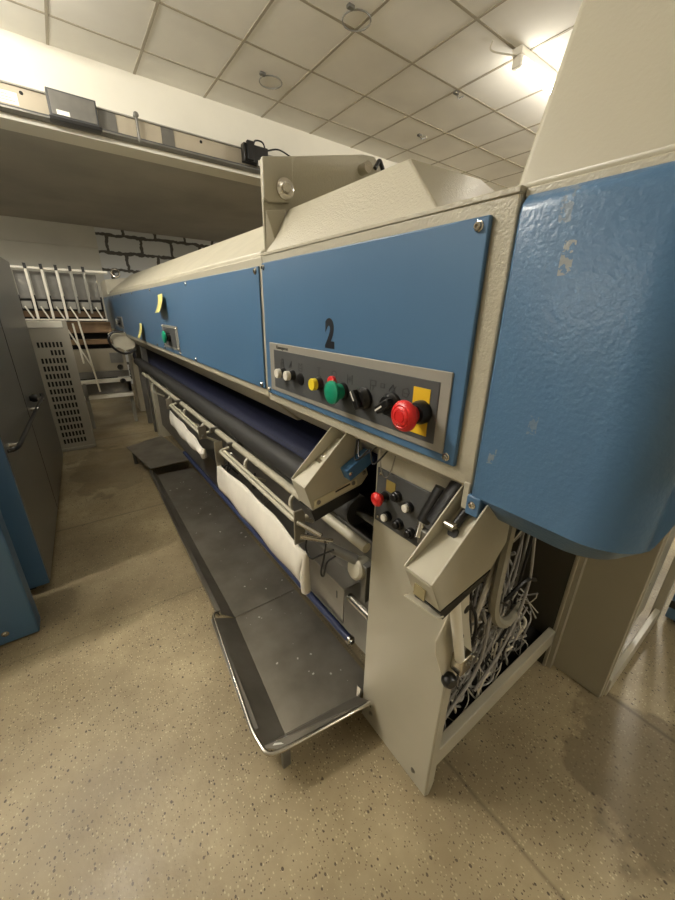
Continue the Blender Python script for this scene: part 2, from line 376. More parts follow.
MB().lathe([(0.02, 0), (0.022, 0.01), (0.012, 0.02)], (0.885, 4.25, 3.07), (0, -1, 0), 12).build('hook_knob', GALV, cl, smooth=True)
pl = root('grey_wall_box', (0.40, 4.22, 2.88), 'flat grey metal box with dark frame on the steel beam at upper left', 'box')
MB().box(0.255, 0.585, 4.215, 4.293, 2.90, 3.075).build('box_body', DGREY, pl, bevel=0.004)
MB().box(0.27, 0.572, 4.208, 4.216, 2.912, 3.062).build('front_plate', GALV, pl, bevel=0.002)
MB().box(0.245, 0.595, 4.205, 4.29, 2.875, 2.90).build('lower_lip', BLACK, pl, bevel=0.003)
MB().box(0.30, 0.385, 4.205, 4.209, 2.915, 2.945).build('paper_sticker', PAPER, pl)
lb = MB().box(-0.20, 0.07, 4.2975, 4.2995, 2.935, 3.01); lb = lb.build('paper_notice', PAPER); tag(lb, 'white paper notice stuck to the left end of the beam', 'notice')
t_ = MB()
for k in range(3): t_.box(-0.10 + 0.0, 0.05 - 0.02 * k, 4.2965, 4.298, 2.952 + 0.018 * k, 2.957 + 0.018 * k)
t_.build('printed_lines', GREYP, lb)
jb = root('black_sensor_box', (1.97, 4.25, 2.88), 'black ribbed sensor box with cable on the beam beside the machine bracket', 'box')
MB().box(1.83, 2.10, 4.16, 4.24, 2.915, 3.07).build('sensor_body', BLACK, jb, bevel=0.008)
MB().box(1.86, 1.93, 4.13, 4.17, 2.925, 3.085).build('sensor_flange', BLACK, jb, bevel=0.004)
MB().box(1.98, 2.08, 4.15, 4.165, 2.90, 2.945).build('sensor_label', PAPER, jb)
MB().tube(spline([(1.95, 4.2, 3.07), (1.98, 4.2, 3.12), (2.06, 4.2, 3.12), (2.09, 4.2, 3.05)]), 0.008, 8).build('sensor_cable', WIREK, jb, smooth=True)
MB().tube(spline([(2.10, 4.2, 3.06), (2.25, 4.2, 3.10), (2.45, 4.22, 3.06)]), 0.008, 8).build('sensor_cable', WIREK, jb, smooth=True)

# ------------------------------------------------------------------ the ironing machine
XH = 0.58
M_ = root('ironing_machine', (1.05, 3.6, 0), 'long beige and blue ironing machine marked 2 with a row of push buttons', 'machine')
YE = 6.85
# housing: front box with bevelled lip and apron folded inward under it
MB().yprism([(XH + 0.006, 1.67), (XH + 0.006, 1.19), (XH + 0.016, 1.182), (XH + 0.13, 1.075), (XH + 0.15, 1.075), (XH + 0.15, 1.20), (1.50, 1.20), (1.50, 1.67)], 1.246, YE).build('housing', BEIGE, M_, bevel=0.004)
MB().yprism([(XH + 0.006, 1.67), (XH + 0.006, 1.18), (XH + 0.02, 1.18), (XH + 0.13, 1.09), (XH + 0.15, 1.09), (XH + 0.15, 1.20), (1.50, 1.20), (1.50, 1.67)], 0.350, 1.242).build('housing', BEIGEP, M_, bevel=0.004)
MB().box(XH + 0.004, XH + 0.03, 0.351, 0.366, 1.13, 1.19).build('corner_post', BEIGE, M_, bevel=0.003)
# long sloped lid over the far part
MB().prism([(XH + 0.03, 1.30, 1.66), (XH + 0.03, 1.30, 1.69), (0.90, 1.30, 1.882), (1.30, 1.30, 1.882), (1.50, 1.30, 1.66)], [(XH + 0.03, 6.15, 1.66), (XH + 0.03, 6.15, 1.70), (0.90, 6.15, 1.925), (1.30, 6.15, 1.925), (1.50, 6.15, 1.66)]).build('sloped_lid', BEIGES, M_, bevel=0.006)
MB().yprism([(XH + 0.004, 1.66), (XH + 0.004, 1.85), (0.95, 1.905), (1.40, 1.905), (1.40, 1.66)], 6.17, 6.84).build('end_box', BEIGES, M_, bevel=0.006)
MB().tube([(0.74 + 0.05 * math.cos(a), 6.3 + 0.0 * a, 1.95 + 0.05 * math.sin(a)) for a in [i * math.pi / 8 for i in range(17)]], 0.013, 8).build('lifting_eye', CHROME, M_, smooth=True)
# blue panels
near = MB().box(XH - 0.004, XH + 0.006, 0.389, 1.228, 1.213, 1.646).build('front_panel', BLUE, M_, bevel=0.003)
long_ = MB().box(XH - 0.001, XH + 0.006, 1.262, 6.80, 1.219, 1.640).build('front_panel', BLUE, M_, bevel=0.002)
for p in ((0.407, 1.632), (0.410, 1.229), (1.212, 1.632), (1.210, 1.229)):
    MB().lathe([(0.0085, 0), (0.0085, 0.0012), (0.0065, 0.0018), (0.0065, 0.006), (0.005, 0.0075), (0.003, 0.0075), (0.0028, 0.004), (0.0001, 0.004)], (XH - 0.004, p[0], p[1]), FLAT, 18).build('panel_screw', CHROME, near, smooth=True)
for yy in (1.285, 2.18, 3.18, 4.05, 4.82, 5.6, 6.4, 6.72): bolt(long_, (XH - 0.001, yy, 1.626), r=0.008, name='panel_screw')
for yy in (1.285, 2.16, 2.50, 2.94, 3.20, 4.1, 5.0, 5.9, 6.7): bolt(long_, (XH - 0.001, yy, 1.233), r=0.008, name='panel_screw')

# stencilled number
def glyph(parent, name, strokes, y0, z0, w, h, t, m, xs):
    """strokes in a unit box; +u goes toward -y (to the right as seen from the aisle)"""
    b = MB()
    for st in strokes:
        for (u0, v0), (u1, v1) in zip(st, st[1:]):
            a = Vector((xs, y0 - u0 * w, z0 + v0 * h)); c = Vector((xs, y0 - u1 * w, z0 + v1 * h)); d = (c - a)
            if d.length < 1e-6: continue
            d.normalize(); nrm = Vector((1, 0, 0)).cross(d) * t / 2; e = d * t * 0.35
            b.prism([a - e - nrm, c + e - nrm, c + e + nrm, a - e + nrm], [q + Vector((-0.0006, 0, 0)) for q in (a - e - nrm, c + e - nrm, c + e + nrm, a - e + nrm)])
    return b.build(name, m, parent)

# control panel
cp = MB().box(XH - 0.008, XH - 0.004, 0.417, 1.19, 1.232, 1.397).build('control_panel', mat('panel_frame_grey', srgb(142, 138, 128), 0.45), near, bevel=0.002)
MB().box(XH - 0.0095, XH - 0.008, 0.442, 1.155, 1.247, 1.375).build('switch_plate', DGREY, near, bevel=0.0008)
# maker's name and pictograms
def text(parent, name, body, y, z, size, m, xs, sx=1.0, off=0.0):
    c = bpy.data.curves.new(name, 'FONT'); c.body = body; c.size = size; c.extrude = 0.0003; c.offset = off; c.materials.append(m)
    o = bpy.data.objects.new(name, c); COL.objects.link(o)
    o.rotation_euler = (R(90), 0, R(-90)); o.location = (xs, y, z); o.scale = (sx, 1, 1); bpy.context.view_layer.update()
    me = bpy.data.meshes.new_from_object(o); me.transform(o.matrix_world); bpy.data.objects.remove(o)
    q = bpy.data.objects.new(name, me); COL.objects.link(q); q.parent = parent; q.matrix_parent_inverse = Matrix.Translation(-wloc(parent))
    if not me.materials: me.materials.append(m)
    return q
text(near, 'number_two', '2', 0.846, 1.411, 0.098, INK, XH - 0.0045, 0.84, 0.0048)
text(near, 'maker_name', 'Kannegiesser', 1.135, 1.3795, 0.0155, INK2, XH - 0.0086)
XP = XH - 0.0096
icons = {
 1.105: [[(0, 0), (0, 1)], [(.35, 0), (.35, 1), (1, 1), (1, 0)], [(.1, .5), (.9, .5)]],
 1.050: [[(0, 0), (1, .2), (1, 1), (.5, .4), (0, 0)], [(.6, .2), (.9, .6)]],
 0.985: [[(0, 0), (0, 1), (.4, .7), (.6, .7), (1, 1), (1, 0), (0, 0)], [(.3, .35), (.7, .35)]],
 0.880: [[(0, 1), (1, 1)], [(.5, 1), (.5, 0)], [(0, 0), (1, 0)]],
 0.805: [[(.2, 0), (0, .3), (0, .8), (.2, 1), (.8, 1), (1, .8), (1, .3), (.8, 0), (.2, 0)]],
 0.735: [[(0, 0), (0, 1)], [(1, 0), (1, 1)], [(0, .5), (1, .5)], [(.5, .2), (.5, .8)]],
 0.645: [[(0, 0), (0, 1), (1, 1), (1, .5), (0, .5)], [(.5, .5), (.5, 0)]],
 0.612: [[(.2, .9), (.8, .9), (.8, .5), (.2, .5), (.2, .9)]],
 0.580: [[(.1, 0), (1, .3), (.6, 1), (0, .5), (.1, 0)], [(.5, .2), (1.1, .9)]],
 0.538: [[(0, .2), (0, .8), (.7, 1), (1, .6), (.7, .1), (0, .2)], [(.2, .5), (.9, .5)]]}
for yy, st in icons.items(): glyph(near, 'pictogram', st, yy, 1.326, 0.019, 0.023, 0.0020, PICT, XP)

def button(y, z, m, r, h, lab=None, recess=False):
    b = MB().lathe([(r * 1.12, 0), (r * 1.12, 0.004), (r * 1.02, 0.007), (r * 1.0, h * 0.55)], (XP, y, z), FLAT, 24).build('push_button', BLACK, near, smooth=True)
    MB().lathe([(r * 0.86, h * 0.5), (r * 0.98, h * 0.55), (r * 0.98, h * 0.93), (r * 0.9, h), (r * 0.4, h * 0.985), (0.0001, h * 0.985)], (XP, y, z), FLAT, 24).build('button_cap', m, b, smooth=True)
    if lab: b['label'] = lab
button(1.084, 1.305, WHITE, 0.0155, 0.030, 'white push button at the far end')
button(1.022, 1.306, WHITE, 0.0155, 0.030, 'second white push button')
MB().lathe([(0.019, 0), (0.019, 0.003), (0.016, 0.004), (0.0001, 0.003)], (XP, 0.974, 1.301), FLAT, 24).build('blind_plug', BLACK, near, smooth=True)
button(0.866, 1.304, YELLOW, 0.0175, 0.030, 'yellow push button')
def mushroom(parent, y, z, m, lab, base, x0, k=1.0, kr=1.0):
    b = MB().lathe([(0.021 * k, 0), (0.021 * k, 0.006 * k), (0.018 * k, 0.010 * k), (0.018 * k, 0.026 * k)], (x0, y, z), FLAT, 28).build('emergency_button', BLACK, parent, smooth=True)
    b['label'] = lab
    MB().lathe([(0.016 * k * kr, 0.022 * k), (0.020 * k * kr, 0.030 * k), (0.026 * k * kr, 0.040 * k), (0.029 * k * kr, 0.044 * k), (0.0295 * k * kr, 0.048 * k), (0.027 * k * kr, 0.054 * k), (0.021 * k * kr, 0.0575 * k), (0.0195 * k * kr, 0.0565 * k), (0.018 * k * kr, 0.0585 * k), (0.0125 * k * kr, 0.060 * k), (0.0115 * k * kr, 0.0588 * k), (0.010 * k * kr, 0.0606 * k), (0.0001, 0.061 * k)],
               (x0, y, z), FLAT, 32).build('mushroom_cap', m, b, smooth=True)
MB().box(XP - 0.0012, XP, 0.462, 0.507, 1.258, 1.357).build('yellow_backplate', YELLOWP, near)
MB().lathe([(0.025, 0), (0.025, 0.012), (0.021, 0.022)], (XP, 0.478, 1.308), FLAT, 24).build('button_collar', BLACK, near, smooth=True)
mushroom(near, 0.481, 1.306, RED, 'red emergency stop mushroom button', None, XP, 1.08, 1.02)
g_ = MB().lathe([(0.023, 0), (0.023, 0.006), (0.020, 0.012)], (XP, 0.752, 1.303), FLAT, 24).build('push_button', BLACK, near, smooth=True); g_['label'] = 'large green start button'
MB().lathe([(0.0205, 0.010), (0.0215, 0.026), (0.020, 0.029), (0.029, 0.032), (0.031, 0.036), (0.030, 0.042), (0.020, 0.046), (0.0001, 0.047)], (XP, 0.752, 1.303), FLAT, 30).build('button_cap', GREEN, g_, smooth=True)
MB().lathe([(0.018, 0), (0.018, 0.008), (0.012, 0.011)], (XP, 0.800, 1.318), FLAT, 20).build('push_button', RED, near, smooth=True)
def selector(y, z, ang, lab):
    b = MB().lathe([(0.028, 0), (0.028, 0.008), (0.024, 0.012), (0.0225, 0.020), (0.021, 0.022), (0.0001, 0.022)], (XP, y, z), FLAT, 26).build('selector_switch', BLACK, near, smooth=True)
    b['label'] = lab
    Mx = Matrix.Translation((XP, y, z)) @ Matrix.Rotation(ang, 4, 'X')
    MB().box(-0.036, -0.018, -0.024, 0.024, -0.0095, 0.0095, Mx).build('switch_handle', BLACK, b, bevel=0.003)
    MB().box(-0.0368, -0.0355, -0.002, 0.023, -0.0018, 0.0018, Mx).build('pointer_mark', PAPER, b)
selector(0.664, 1.300, R(55), 'black selector switch with a steep white mark')
selector(0.566, 1.305, R(-35), 'black selector switch with a slanted white mark')

# control boxes further along
def side_switch(y0, y1, z0, z1, cm):
    b = MB().box(XH - 0.006, XH - 0.001, y0, y1, z0, z1).build('side_control_plate', GREYP, long_, bevel=0.002)
    MB().box(XH - 0.0075, XH - 0.006, y0 + 0.05, y1 - 0.05, z0 + 0.015, z1 - 0.015).build('switch_plate', DGREY, long_)
    yc = (y0 + y1) / 2
    h = MB().lathe([(0.030, 0), (0.030, 0.02), (0.02, 0.024)], (XH - 0.0075, yc, (z0 + z1) / 2), FLAT, 20).build('push_button', BLACK, long_, smooth=True)
    MB().lathe([(0.018, 0.020), (0.019, 0.026), (0.040, 0.030), (0.040, 0.040), (0.03, 0.045), (0.0001, 0.046)], (XH - 0.0075, yc, (z0 + z1) / 2), FLAT, 24).build('button_cap', cm, h, smooth=True)
    for yy in (y0 + 0.02, y1 - 0.02):
        for zz in (z0 + 0.012, z1 - 0.012): bolt(long_, (XH - 0.006, yy, zz), r=0.006, name='panel_screw')
side_switch(2.50, 2.93, 1.245, 1.395, GREEN)
side_switch(5.05, 5.50, 1.27, 1.40, GREYP)

# near lid: flared cover with pivot bracket
lid = MB()
A = [(XH + 0.012, 0.505, 1.672), (XH + 0.012, 1.235, 1.672), (1.02, 1.235, 1.672), (1.02, 0.505, 1.672)]
B = [(0.68, 0.68, 1.812), (0.68, 1.215, 1.812), (0.945, 1.215, 1.822), (0.945, 0.68, 1.822)]
lid.prism(A, B).build('lid_cover', BEIGEP, M_, bevel=0.004)
MB().box(XH + 0.004, 1.2, 0.350, 1.242, 1.668, 1.678).build('top_plate', BEIGEP, M_, bevel=0.002)
MB().prism([(0.600, 1.240, 1.675), (0.600, 1.240, 1.938), (0.625, 1.240, 1.948), (1.005, 1.240, 2.033), (1.06, 1.240, 2.038), (1.10, 1.240, 2.01), (1.10, 1.240, 1.675)],
           [(0.600, 1.252, 1.675), (0.600, 1.252, 1.938), (0.625, 1.252, 1.948), (1.005, 1.252, 2.033), (1.06, 1.252, 2.038), (1.10, 1.252, 2.01), (1.10, 1.252, 1.675)]).build('side_bracket', BEIGEP, M_, bevel=0.003)
hp = MB().yprism([(0.598, 1.832), (0.598, 1.940), (0.704, 1.962), (0.704, 1.850), (0.690, 1.832), (0.612, 1.822)], 1.226, 1.240).build('hinge_plate', BEIGE, M_, bevel=0.003)
MB().lathe([(0.0165, 0.002), (0.0165, 0.016), (0.014, 0.019), (0.0001, 0.019)], (0.672, 1.226, 1.868), (0, -1, 0), 6).build('hex_bolt', CHROME, hp)
MB().lathe([(0.031, 0), (0.031, 0.004), (0.028, 0.006), (0.0001, 0.006)], (0.672, 1.2255, 1.868), (0, -1, 0), 26).build('washer', CHROME, hp, smooth=True)
MB().prism([(0.60, 1.225, 1.80), (0.60, 1.235, 1.678), (0.63, 1.20, 1.678)], [(0.675, 1.225, 1.812), (0.64, 1.235, 1.678), (0.645, 1.20, 1.678)]).build('gusset', BEIGE, M_, bevel=0.002)
MB().tube([(1.00, 1.20, 1.985), (1.00, 1.24, 1.985)], 0.018, 12).build('pivot_pin', CHROME, M_, smooth=True)
MB().tube(fillet([(1.04, 1.21, 1.99), (1.06, 1.21, 2.02), (1.08, 1.21, 1.99), (1.08, 1.21, 1.95)], 0.01), 0.008, 8).build('spring_clip', BLACK, M_, smooth=True)

# end cover (blue) with rounded near corner and folded lower edge
def cover_ring(ins, z, rr=0.085):
    x0, y0, y1, x1 = XH + ins, 0.080 + ins * 0.6, 0.3465, 1.40
    pts = [(x1, y1), (x0 + 0.006, y1), (x0, y1 - 0.006)]
    for i in range(9):
        a = math.pi + i / 8 * math.pi / 2
        pts.append((x0 + rr + rr * math.cos(a), y0 + rr + rr * math.sin(a)))
    pts.append((x1, y0)); return [(px, py, z) for px, py in pts]
cv = MB(); rings = [cover_ring(0.062, 1.108), cover_ring(0.0, 1.170), cover_ring(0, 1.640), cover_ring(0.004, 1.654), cover_ring(0.013, 1.664), cover_ring(0.028, 1.668)]
rv = [[cv.bm.verts.new(p) for p in r_] for r_ in rings]
cv.bm.faces.new(rv[0][::-1]); cv.bm.faces.new(rv[-1])
for a, b in zip(rv, rv[1:]):
    for k in range(len(a)): cv.bm.faces.new((a[k], a[(k + 1) % len(a)], b[(k + 1) % len(a)], b[k]))
cover = cv.build('end_cover', BLUEW, M_, smooth=True)
MB().box(XH - 0.001, XH + 0.02, 0.322, 0.352, 1.126, 1.168).build('cover_tab', BLUE, cover, bevel=0.003)
bolt(cover, (XH - 0.001, 0.338, 1.150), r=0.0055, name='panel_screw')
# sloping beige hood above it
MB().prism([(XH + 0.018, 0.372, 1.672), (XH + 0.018, -0.35, 1.672), (1.5, -0.35, 1.672), (1.5, 0.372, 1.672)],
           [(XH + 0.245, 0.372, 2.30), (XH + 0.245, -0.35, 2.30), (1.5, -0.35, 2.30), (1.5, 0.372, 2.30)]).build('hood', HOODP, M_, bevel=0.012, seg=3)
MB().box(XH + 0.016, 1.5, 0.07, 0.349, 1.662, 1.675).build('hood_base', BEIGEP, M_, bevel=0.002)

# pedestal at the near end: front panel, back, right side, open near side
XQ, YN, YP = 0.658, 0.370, 0.700
pd = MB().box(XQ, XQ + 0.014, YN + 0.002, YP, 0.0, 1.20).build('pedestal_panel', BEIGE, M_, bevel=0.004)
MB().prism([(XQ + 0.002, YN, 0.03), (XQ + 0.002, YN, 1.2), (XQ + 0.036, YN, 1.2), (XQ + 0.036, YN, 0.045), (XQ + 0.02, YN, 0.0), (XQ + 0.01, YN, 0.0)],
           [(XQ + 0.002, YN + 0.012, 0.03), (XQ + 0.002, YN + 0.012, 1.2), (XQ + 0.036, YN + 0.012, 1.2), (XQ + 0.036, YN + 0.012, 0.045), (XQ + 0.02, YN + 0.012, 0.0), (XQ + 0.01, YN + 0.012, 0.0)]).build('pedestal_flange', BEIGE, M_, bevel=0.002)
MB().box(XQ + 0.03, 1.512, YN, YN + 0.03, 0.135, 0.215).build('bottom_rail', BEIGE, M_, bevel=0.003)
MB().box(XQ + 0.014, 1.50, YN + 0.03, YP, 0.14, 0.16).build('pedestal_floor', DARK, M_)
MB().box(XQ + 0.014, 1.50, YP - 0.012, YP, 0.0, 1.2).build('pedestal_back', mat('dark_olive_inner', srgb(74, 70, 58), 0.7), M_)  # inside back is darker and more olive than the beige outer panels
MB().box(1.475, 1.50, YN + 0.01, YP, 0.0, 1.2).build('pedestal_side', mat('dark_olive_side', srgb(76, 72, 60), 0.7), M_)  # same dark olive tone as the inside back
MB().box(1.470, 1.510, YN, YN + 0.012, 0.0, 1.2).build('side_flange', BEIGE, M_, bevel=0.002)
bolt(pd, (XQ, 0.648, 0.066), r=0.0065, m=STEEL); bolt(pd, (XQ, 0.430, 0.056), r=0.0065, m=STEEL)
bolt(pd, (XQ, 0.652, 0.10), r=0.003, m=DARK)
c2 = MB().box(XQ - 0.006, XQ, 0.462, 0.688, 0.912, 1.085).build('lower_control_panel', DGREY, M_, bevel=0.002)
for yy, zz in ((0.675, 1.070), (0.675, 0.928), (0.478, 0.928)): bolt(c2, (XQ - 0.006, yy, zz), r=0.004)
MB().box(XQ - 0.0072, XQ - 0.006, 0.612, 0.648, 1.028, 1.062).build('yellow_label', mat('dull_yellow_label', srgb(140, 122, 60), 0.6), c2)  # darker, duller yellow than the backplate on the upper panel
mushroom(c2, 0.648, 1.008, RED, 'small red emergency stop on the lower panel', None, XQ - 0.006, 0.72)
def small_btn(y, z, m, lab):
    b = MB().lathe([(0.0155, 0), (0.0155, 0.012), (0.013, 0.014)], (XQ - 0.006, y, z), FLAT, 20).build('push_button', BLACK, c2, smooth=True)
    MB().lathe([(0.011, 0.012), (0.011, 0.020), (0.009, 0.022), (0.0001, 0.022)], (XQ - 0.006, y, z), FLAT, 20).build('button_cap', m, b, smooth=True)
    if lab: b['label'] = lab
small_btn(0.632, 0.950, WHITE, 'round white button'); small_btn(0.556, 1.018, WHITE, 'upper white button')
small_btn(0.600, 1.030, BLACK, None); small_btn(0.585, 0.950, BLACK, None); small_btn(0.540, 0.945, BLACK, None)

# far pedestals
MB().box(0.705, 1.45, 4.68, 4.80, 0.0, 0.79).build('pedestal_panel', BEIGE, M_, bevel=0.004)
MB().box(0.72, 1.45, 6.15, 6.45, 0.0, 1.19).build('pedestal_panel', BEIGE, M_, bevel=0.004)
for yy in (4.95, 5.4):
    MB().box(0.70, 0.76, yy, yy + 0.06, 0.0, 1.15).build('support_post', GALV, M_, bevel=0.003)
# back closing sheet and lower structure
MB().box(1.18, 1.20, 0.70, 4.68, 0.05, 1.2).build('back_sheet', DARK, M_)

# feed bed: rollers, belt
MB().tube([(0.685, 0.80, 0.872), (0.685, 5.20, 0.872)], 0.052, 28).build('front_roller', RUBBER, M_, smooth=True)
MB().tube([(0.685, 0.71, 0.872), (0.685, 0.80, 0.872)], 0.014, 14).build('roller_shaft', STEEL, M_, smooth=True)
prof = [(0.755, 0.80), (0.748, 0.84), (0.752, 0.878), (0.768, 0.902), (0.80, 0.914), (0.90, 0.935), (0.945, 0.945), (0.945, 0.80)]
MB().yprism(prof, 0.98, 6.70).build('ironing_bed', FELT, M_, smooth=True)
MB().box(0.948, 0.975, 0.98, 4.66, 0.85, 0.930).build('bed_gap', BLACK, M_)
MB().yprism([(0.975, 0.84), (0.975, 0.968), (1.17, 1.075), (1.17, 0.84)], 0.98, 4.66).build('ironing_bed', FELT, M_)
MB().tube([(0.64, 0.703, 0.800), (0.64, 4.66, 0.800)], 0.017, 14).build('support_tube', BEIGE, M_, smooth=True)
MB().box(0.70, 0.73, 0.72, 4.66, 0.70, 0.775).build('cross_beam', GALV, M_, bevel=0.003)
MB().tube([(0.78, 0.72, 0.70), (0.78, 4.6, 0.70)], 0.035, 18).build('lower_roller', GALV, M_, smooth=True)
# lower guard sheet with slot, blue bar
gs = MB().box(0.664, 0.668, 0.845, 2.60, 0.345, 0.515).build('guard_sheet', STEEL, M_, bevel=0.001)
MB().box(0.6635, 0.6642, 0.885, 0.893, 0.44, 0.475).build('slot', BLACK, gs)
MB().box(0.668, 0.76, 0.845, 2.60, 0.510, 0.514).build('guard_top', STEEL, M_)
MB().box(0.74, 0.744, 0.71, 4.6, 0.18, 0.70).build('inner_sheet', GALV, M_)
MB().tube([(0.655, 0.79, 0.318), (0.655, 3.2, 0.300)], 0.015, 14).build('blue_bar', mat('blue_bar_paint', srgb(40, 50, 84), 0.5), M_, smooth=True)
MB().lathe([(0.018, 0), (0.018, 0.012), (0.01, 0.014), (0.01, 0.02), (0.0001, 0.02)], (0.655, 0.79, 0.318), (0, -1, 0), 16).build('bar_end', CHROME, M_, smooth=True)
MB().tube([(0.69, 0.72, 0.47), (0.69, 0.84, 0.47)], 0.016, 14).build('push_rod', CHROME, M_, smooth=True)
MB().lathe([(0.036, 0), (0.038, 0.005), (0.038, 0.055), (0.030, 0.062), (0.0001, 0.062)], (0.70, 0.765, 0.66), (-1, 0, 0.25), 26).build('motor_can', BEIGES, M_, smooth=True)
MB().box(0.66, 0.70, 0.72, 0.745, 0.55, 0.70).build('motor_bracket', GALV, M_, bevel=0.002)

# cloth hanger frames
def hanger(y0, y1, zt, zb, drop):
    """side plates at y0 and y1 with a double rail between them"""
    for yy in (y0, y1):
        MB().xprism([(yy - 0.004, zt), (yy + 0.004, zt), (yy + 0.004, zb), (yy - 0.004, zb)], 0.530, 0.575).build('hanger_plate', PLATE, M_, bevel=0.002)
        MB().box(0.60, 0.70, yy - 0.01, yy + 0.01, zt - 0.05, zt - 0.02).build('hanger_arm', GALV, M_)
        bolt(M_, (0.552, yy - 0.004, zt - 0.06), (0, -1, 0), 0.007, m=STEEL)
    zr = zt - 0.045
    MB().tube(fillet([(0.60, y1 - 0.03, zr + 0.01), (0.548, y1 - 0.03, zr), (0.548, y0 + 0.02, zr - 0.012), (0.60, y0 + 0.02, zr - 0.005)], 0.03), 0.0085, 10).build('hanger_rail', BEIGES, M_, smooth=True)
    MB().tube([(0.566, y1 - 0.05, zr + 0.004), (0.566, y0 + 0.03, zr - 0.008)], 0.0075, 10).build('hanger_rail', BEIGES, M_, smooth=True)
hanger(0.975, 1.84, 0.835, 0.695, 0)
hanger(2.13, 2.98, 0.845, 0.765, 0)
for yy in (1.15, 1.62, 2.35, 2.8, 3.3, 4.0): 
    MB().tube(fillet([(0.64, yy, 0.80), (0.61, yy, 0.78), (0.60, yy - 0.03, 0.72), (0.70, yy - 0.03, 0.66)], 0.02), 0.009, 8).build('hanger_arm', BEIGES, M_, smooth=True)
for k in range(14):
    yy = random.choice([random.uniform(1.9, 2.15), random.uniform(0.78, 1.0), random.uniform(3.0, 3.4), random.uniform(1.2, 1.7)]); z0 = random.uniform(0.66, 0.80)
    MB().tube(spline([(0.63, yy, z0), (0.60, yy - 0.04, z0 - 0.06), (0.62, yy - 0.09, z0 - 0.02), (0.66, yy - 0.14, z0 - 0.07)]), 0.005, 7).build('air_hose', WIREK if k % 3 else STEEL, M_, smooth=True)
MB().tube(spline([(0.56, 0.93, 0.76), (0.55, 0.93, 0.70), (0.55, 0.89, 0.68), (0.56, 0.85, 0.715), (0.58, 0.80, 0.76)]), 0.0035, 8).build('air_hose', WIREK, M_, smooth=True)
MB().tube(spline([(0.57, 0.83, 0.77), (0.565, 0.835, 0.71), (0.57, 0.86, 0.63), (0.575, 0.85, 0.62), (0.575, 0.83, 0.69), (0.58, 0.79, 0.74)]), 0.0035, 8).build('air_hose', WIREK, M_, smooth=True)
MB().tube([(0.53, 0.93, 0.76), (0.62, 0.86, 0.74)], 0.010, 10).build('air_cylinder', CHROME, M_, smooth=True)
MB().tube([(0.60, 0.86, 0.73), (0.66, 0.77, 0.70)], 0.018, 12).build('air_cylinder', GALV, M_, smooth=True)
MB().tube([(0.52, 0.93, 0.82), (0.56, 0.84, 0.80)], 0.008, 10).build('spring_clip', CHROME, M_, smooth=True)

# feeding channels (open troughs sloping down toward the operator)
def feeder(y0, y1, near_poly, lab, under=None):
    """y0: near wall; near_poly: wall outline (x,z) starting at the upper front corner, then down and along the lower edge to the back"""
    w = near_poly; t = 0.004
    f = MB().yprism(w, y0, y0 + t).build('feed_channel', BEIGES, M_, bevel=0.0015); f['label'] = lab
    MB().yprism(w, y1 - t, y1).build('channel_wall', BEIGES, f, bevel=0.0015)
    (xa, za), (xb, zb) = w[0], w[1]
    MB().prism([(xa, y0, za), (xa, y1, za), (xb, y1, zb), (xb, y0, zb)], [(xa + t, y0, za), (xa + t, y1, za), (xb + t, y1, zb), (xb + t, y0, zb)]).build('channel_nose', BEIGES, f, bevel=0.001)
    # trough floor a little below the rim, following the slope
    (xe, ze) = w[-1]; sl = (ze - za) / (xe - xa)
    q = [(xa + 0.002, za - 0.004), (xa + 0.10, za + 0.10 * sl - 0.045), (xe, ze - 0.060)]
    up = [(a, c) for a, c in q]; dn = [(a, c - 0.004) for a, c in q[::-1]]
    MB().yprism(up + dn, y0 + t, y1 - t).build('channel_floor', BEIGES, f)
    return f
f1 = feeder(0.312, 0.383, [(0.449, 1.036), (0.487, 0.953), (0.655, 0.978), (0.700, 1.030), (0.690, 1.20), (0.66, 1.215)], 'beige trough nearest the open cabinet')
for px, pz in ((0.545, 1.075), (0.512, 1.045)):
    MB().lathe([(0.007, 0), (0.007, 0.001), (0.0001, 0.001)], (px, 0.3788, pz - 0.012), (0, -1, 0), 14).build('hole', BLACK, f1)
MB().tube([(0.555, 0.374, 1.098), (0.555, 0.352, 1.098)], 0.010, 14).build('clamp_bolt', CHROME, f1, smooth=True)
MB().tube([(0.555, 0.356, 1.085), (0.57, 0.356, 1.078)], 0.011, 14).build('clamp_knob', BLACK, f1, smooth=True)
MB().tube([(0.565, 0.358, 1.098), (0.69, 0.352, 1.205)], 0.009, 10).build('clamp_arm', BLACK, f1, smooth=True)
MB().prism([(0.487, 0.312, 0.950), (0.655, 0.312, 0.974), (0.64, 0.312, 0.958), (0.50, 0.312, 0.925)], [(0.487, 0.383, 0.950), (0.655, 0.383, 0.974), (0.64, 0.383, 0.958), (0.50, 0.383, 0.925)]).build('channel_underside', BLACK, f1)
MB().box(0.462, 0.466, 0.335, 0.362, 0.975, 1.0).build('nose_window', mat('nose_label', srgb(150, 138, 100), 0.5), f1)
MB().prism([(0.482, 0.31, 0.940), (0.500, 0.31, 0.936), (0.482, 0.385, 0.946), (0.462, 0.385, 0.952)], [(0.482, 0.31, 0.937), (0.500, 0.31, 0.933), (0.482, 0.385, 0.943), (0.462, 0.385, 0.949)]).build('nose_lip', BEIGES, f1)
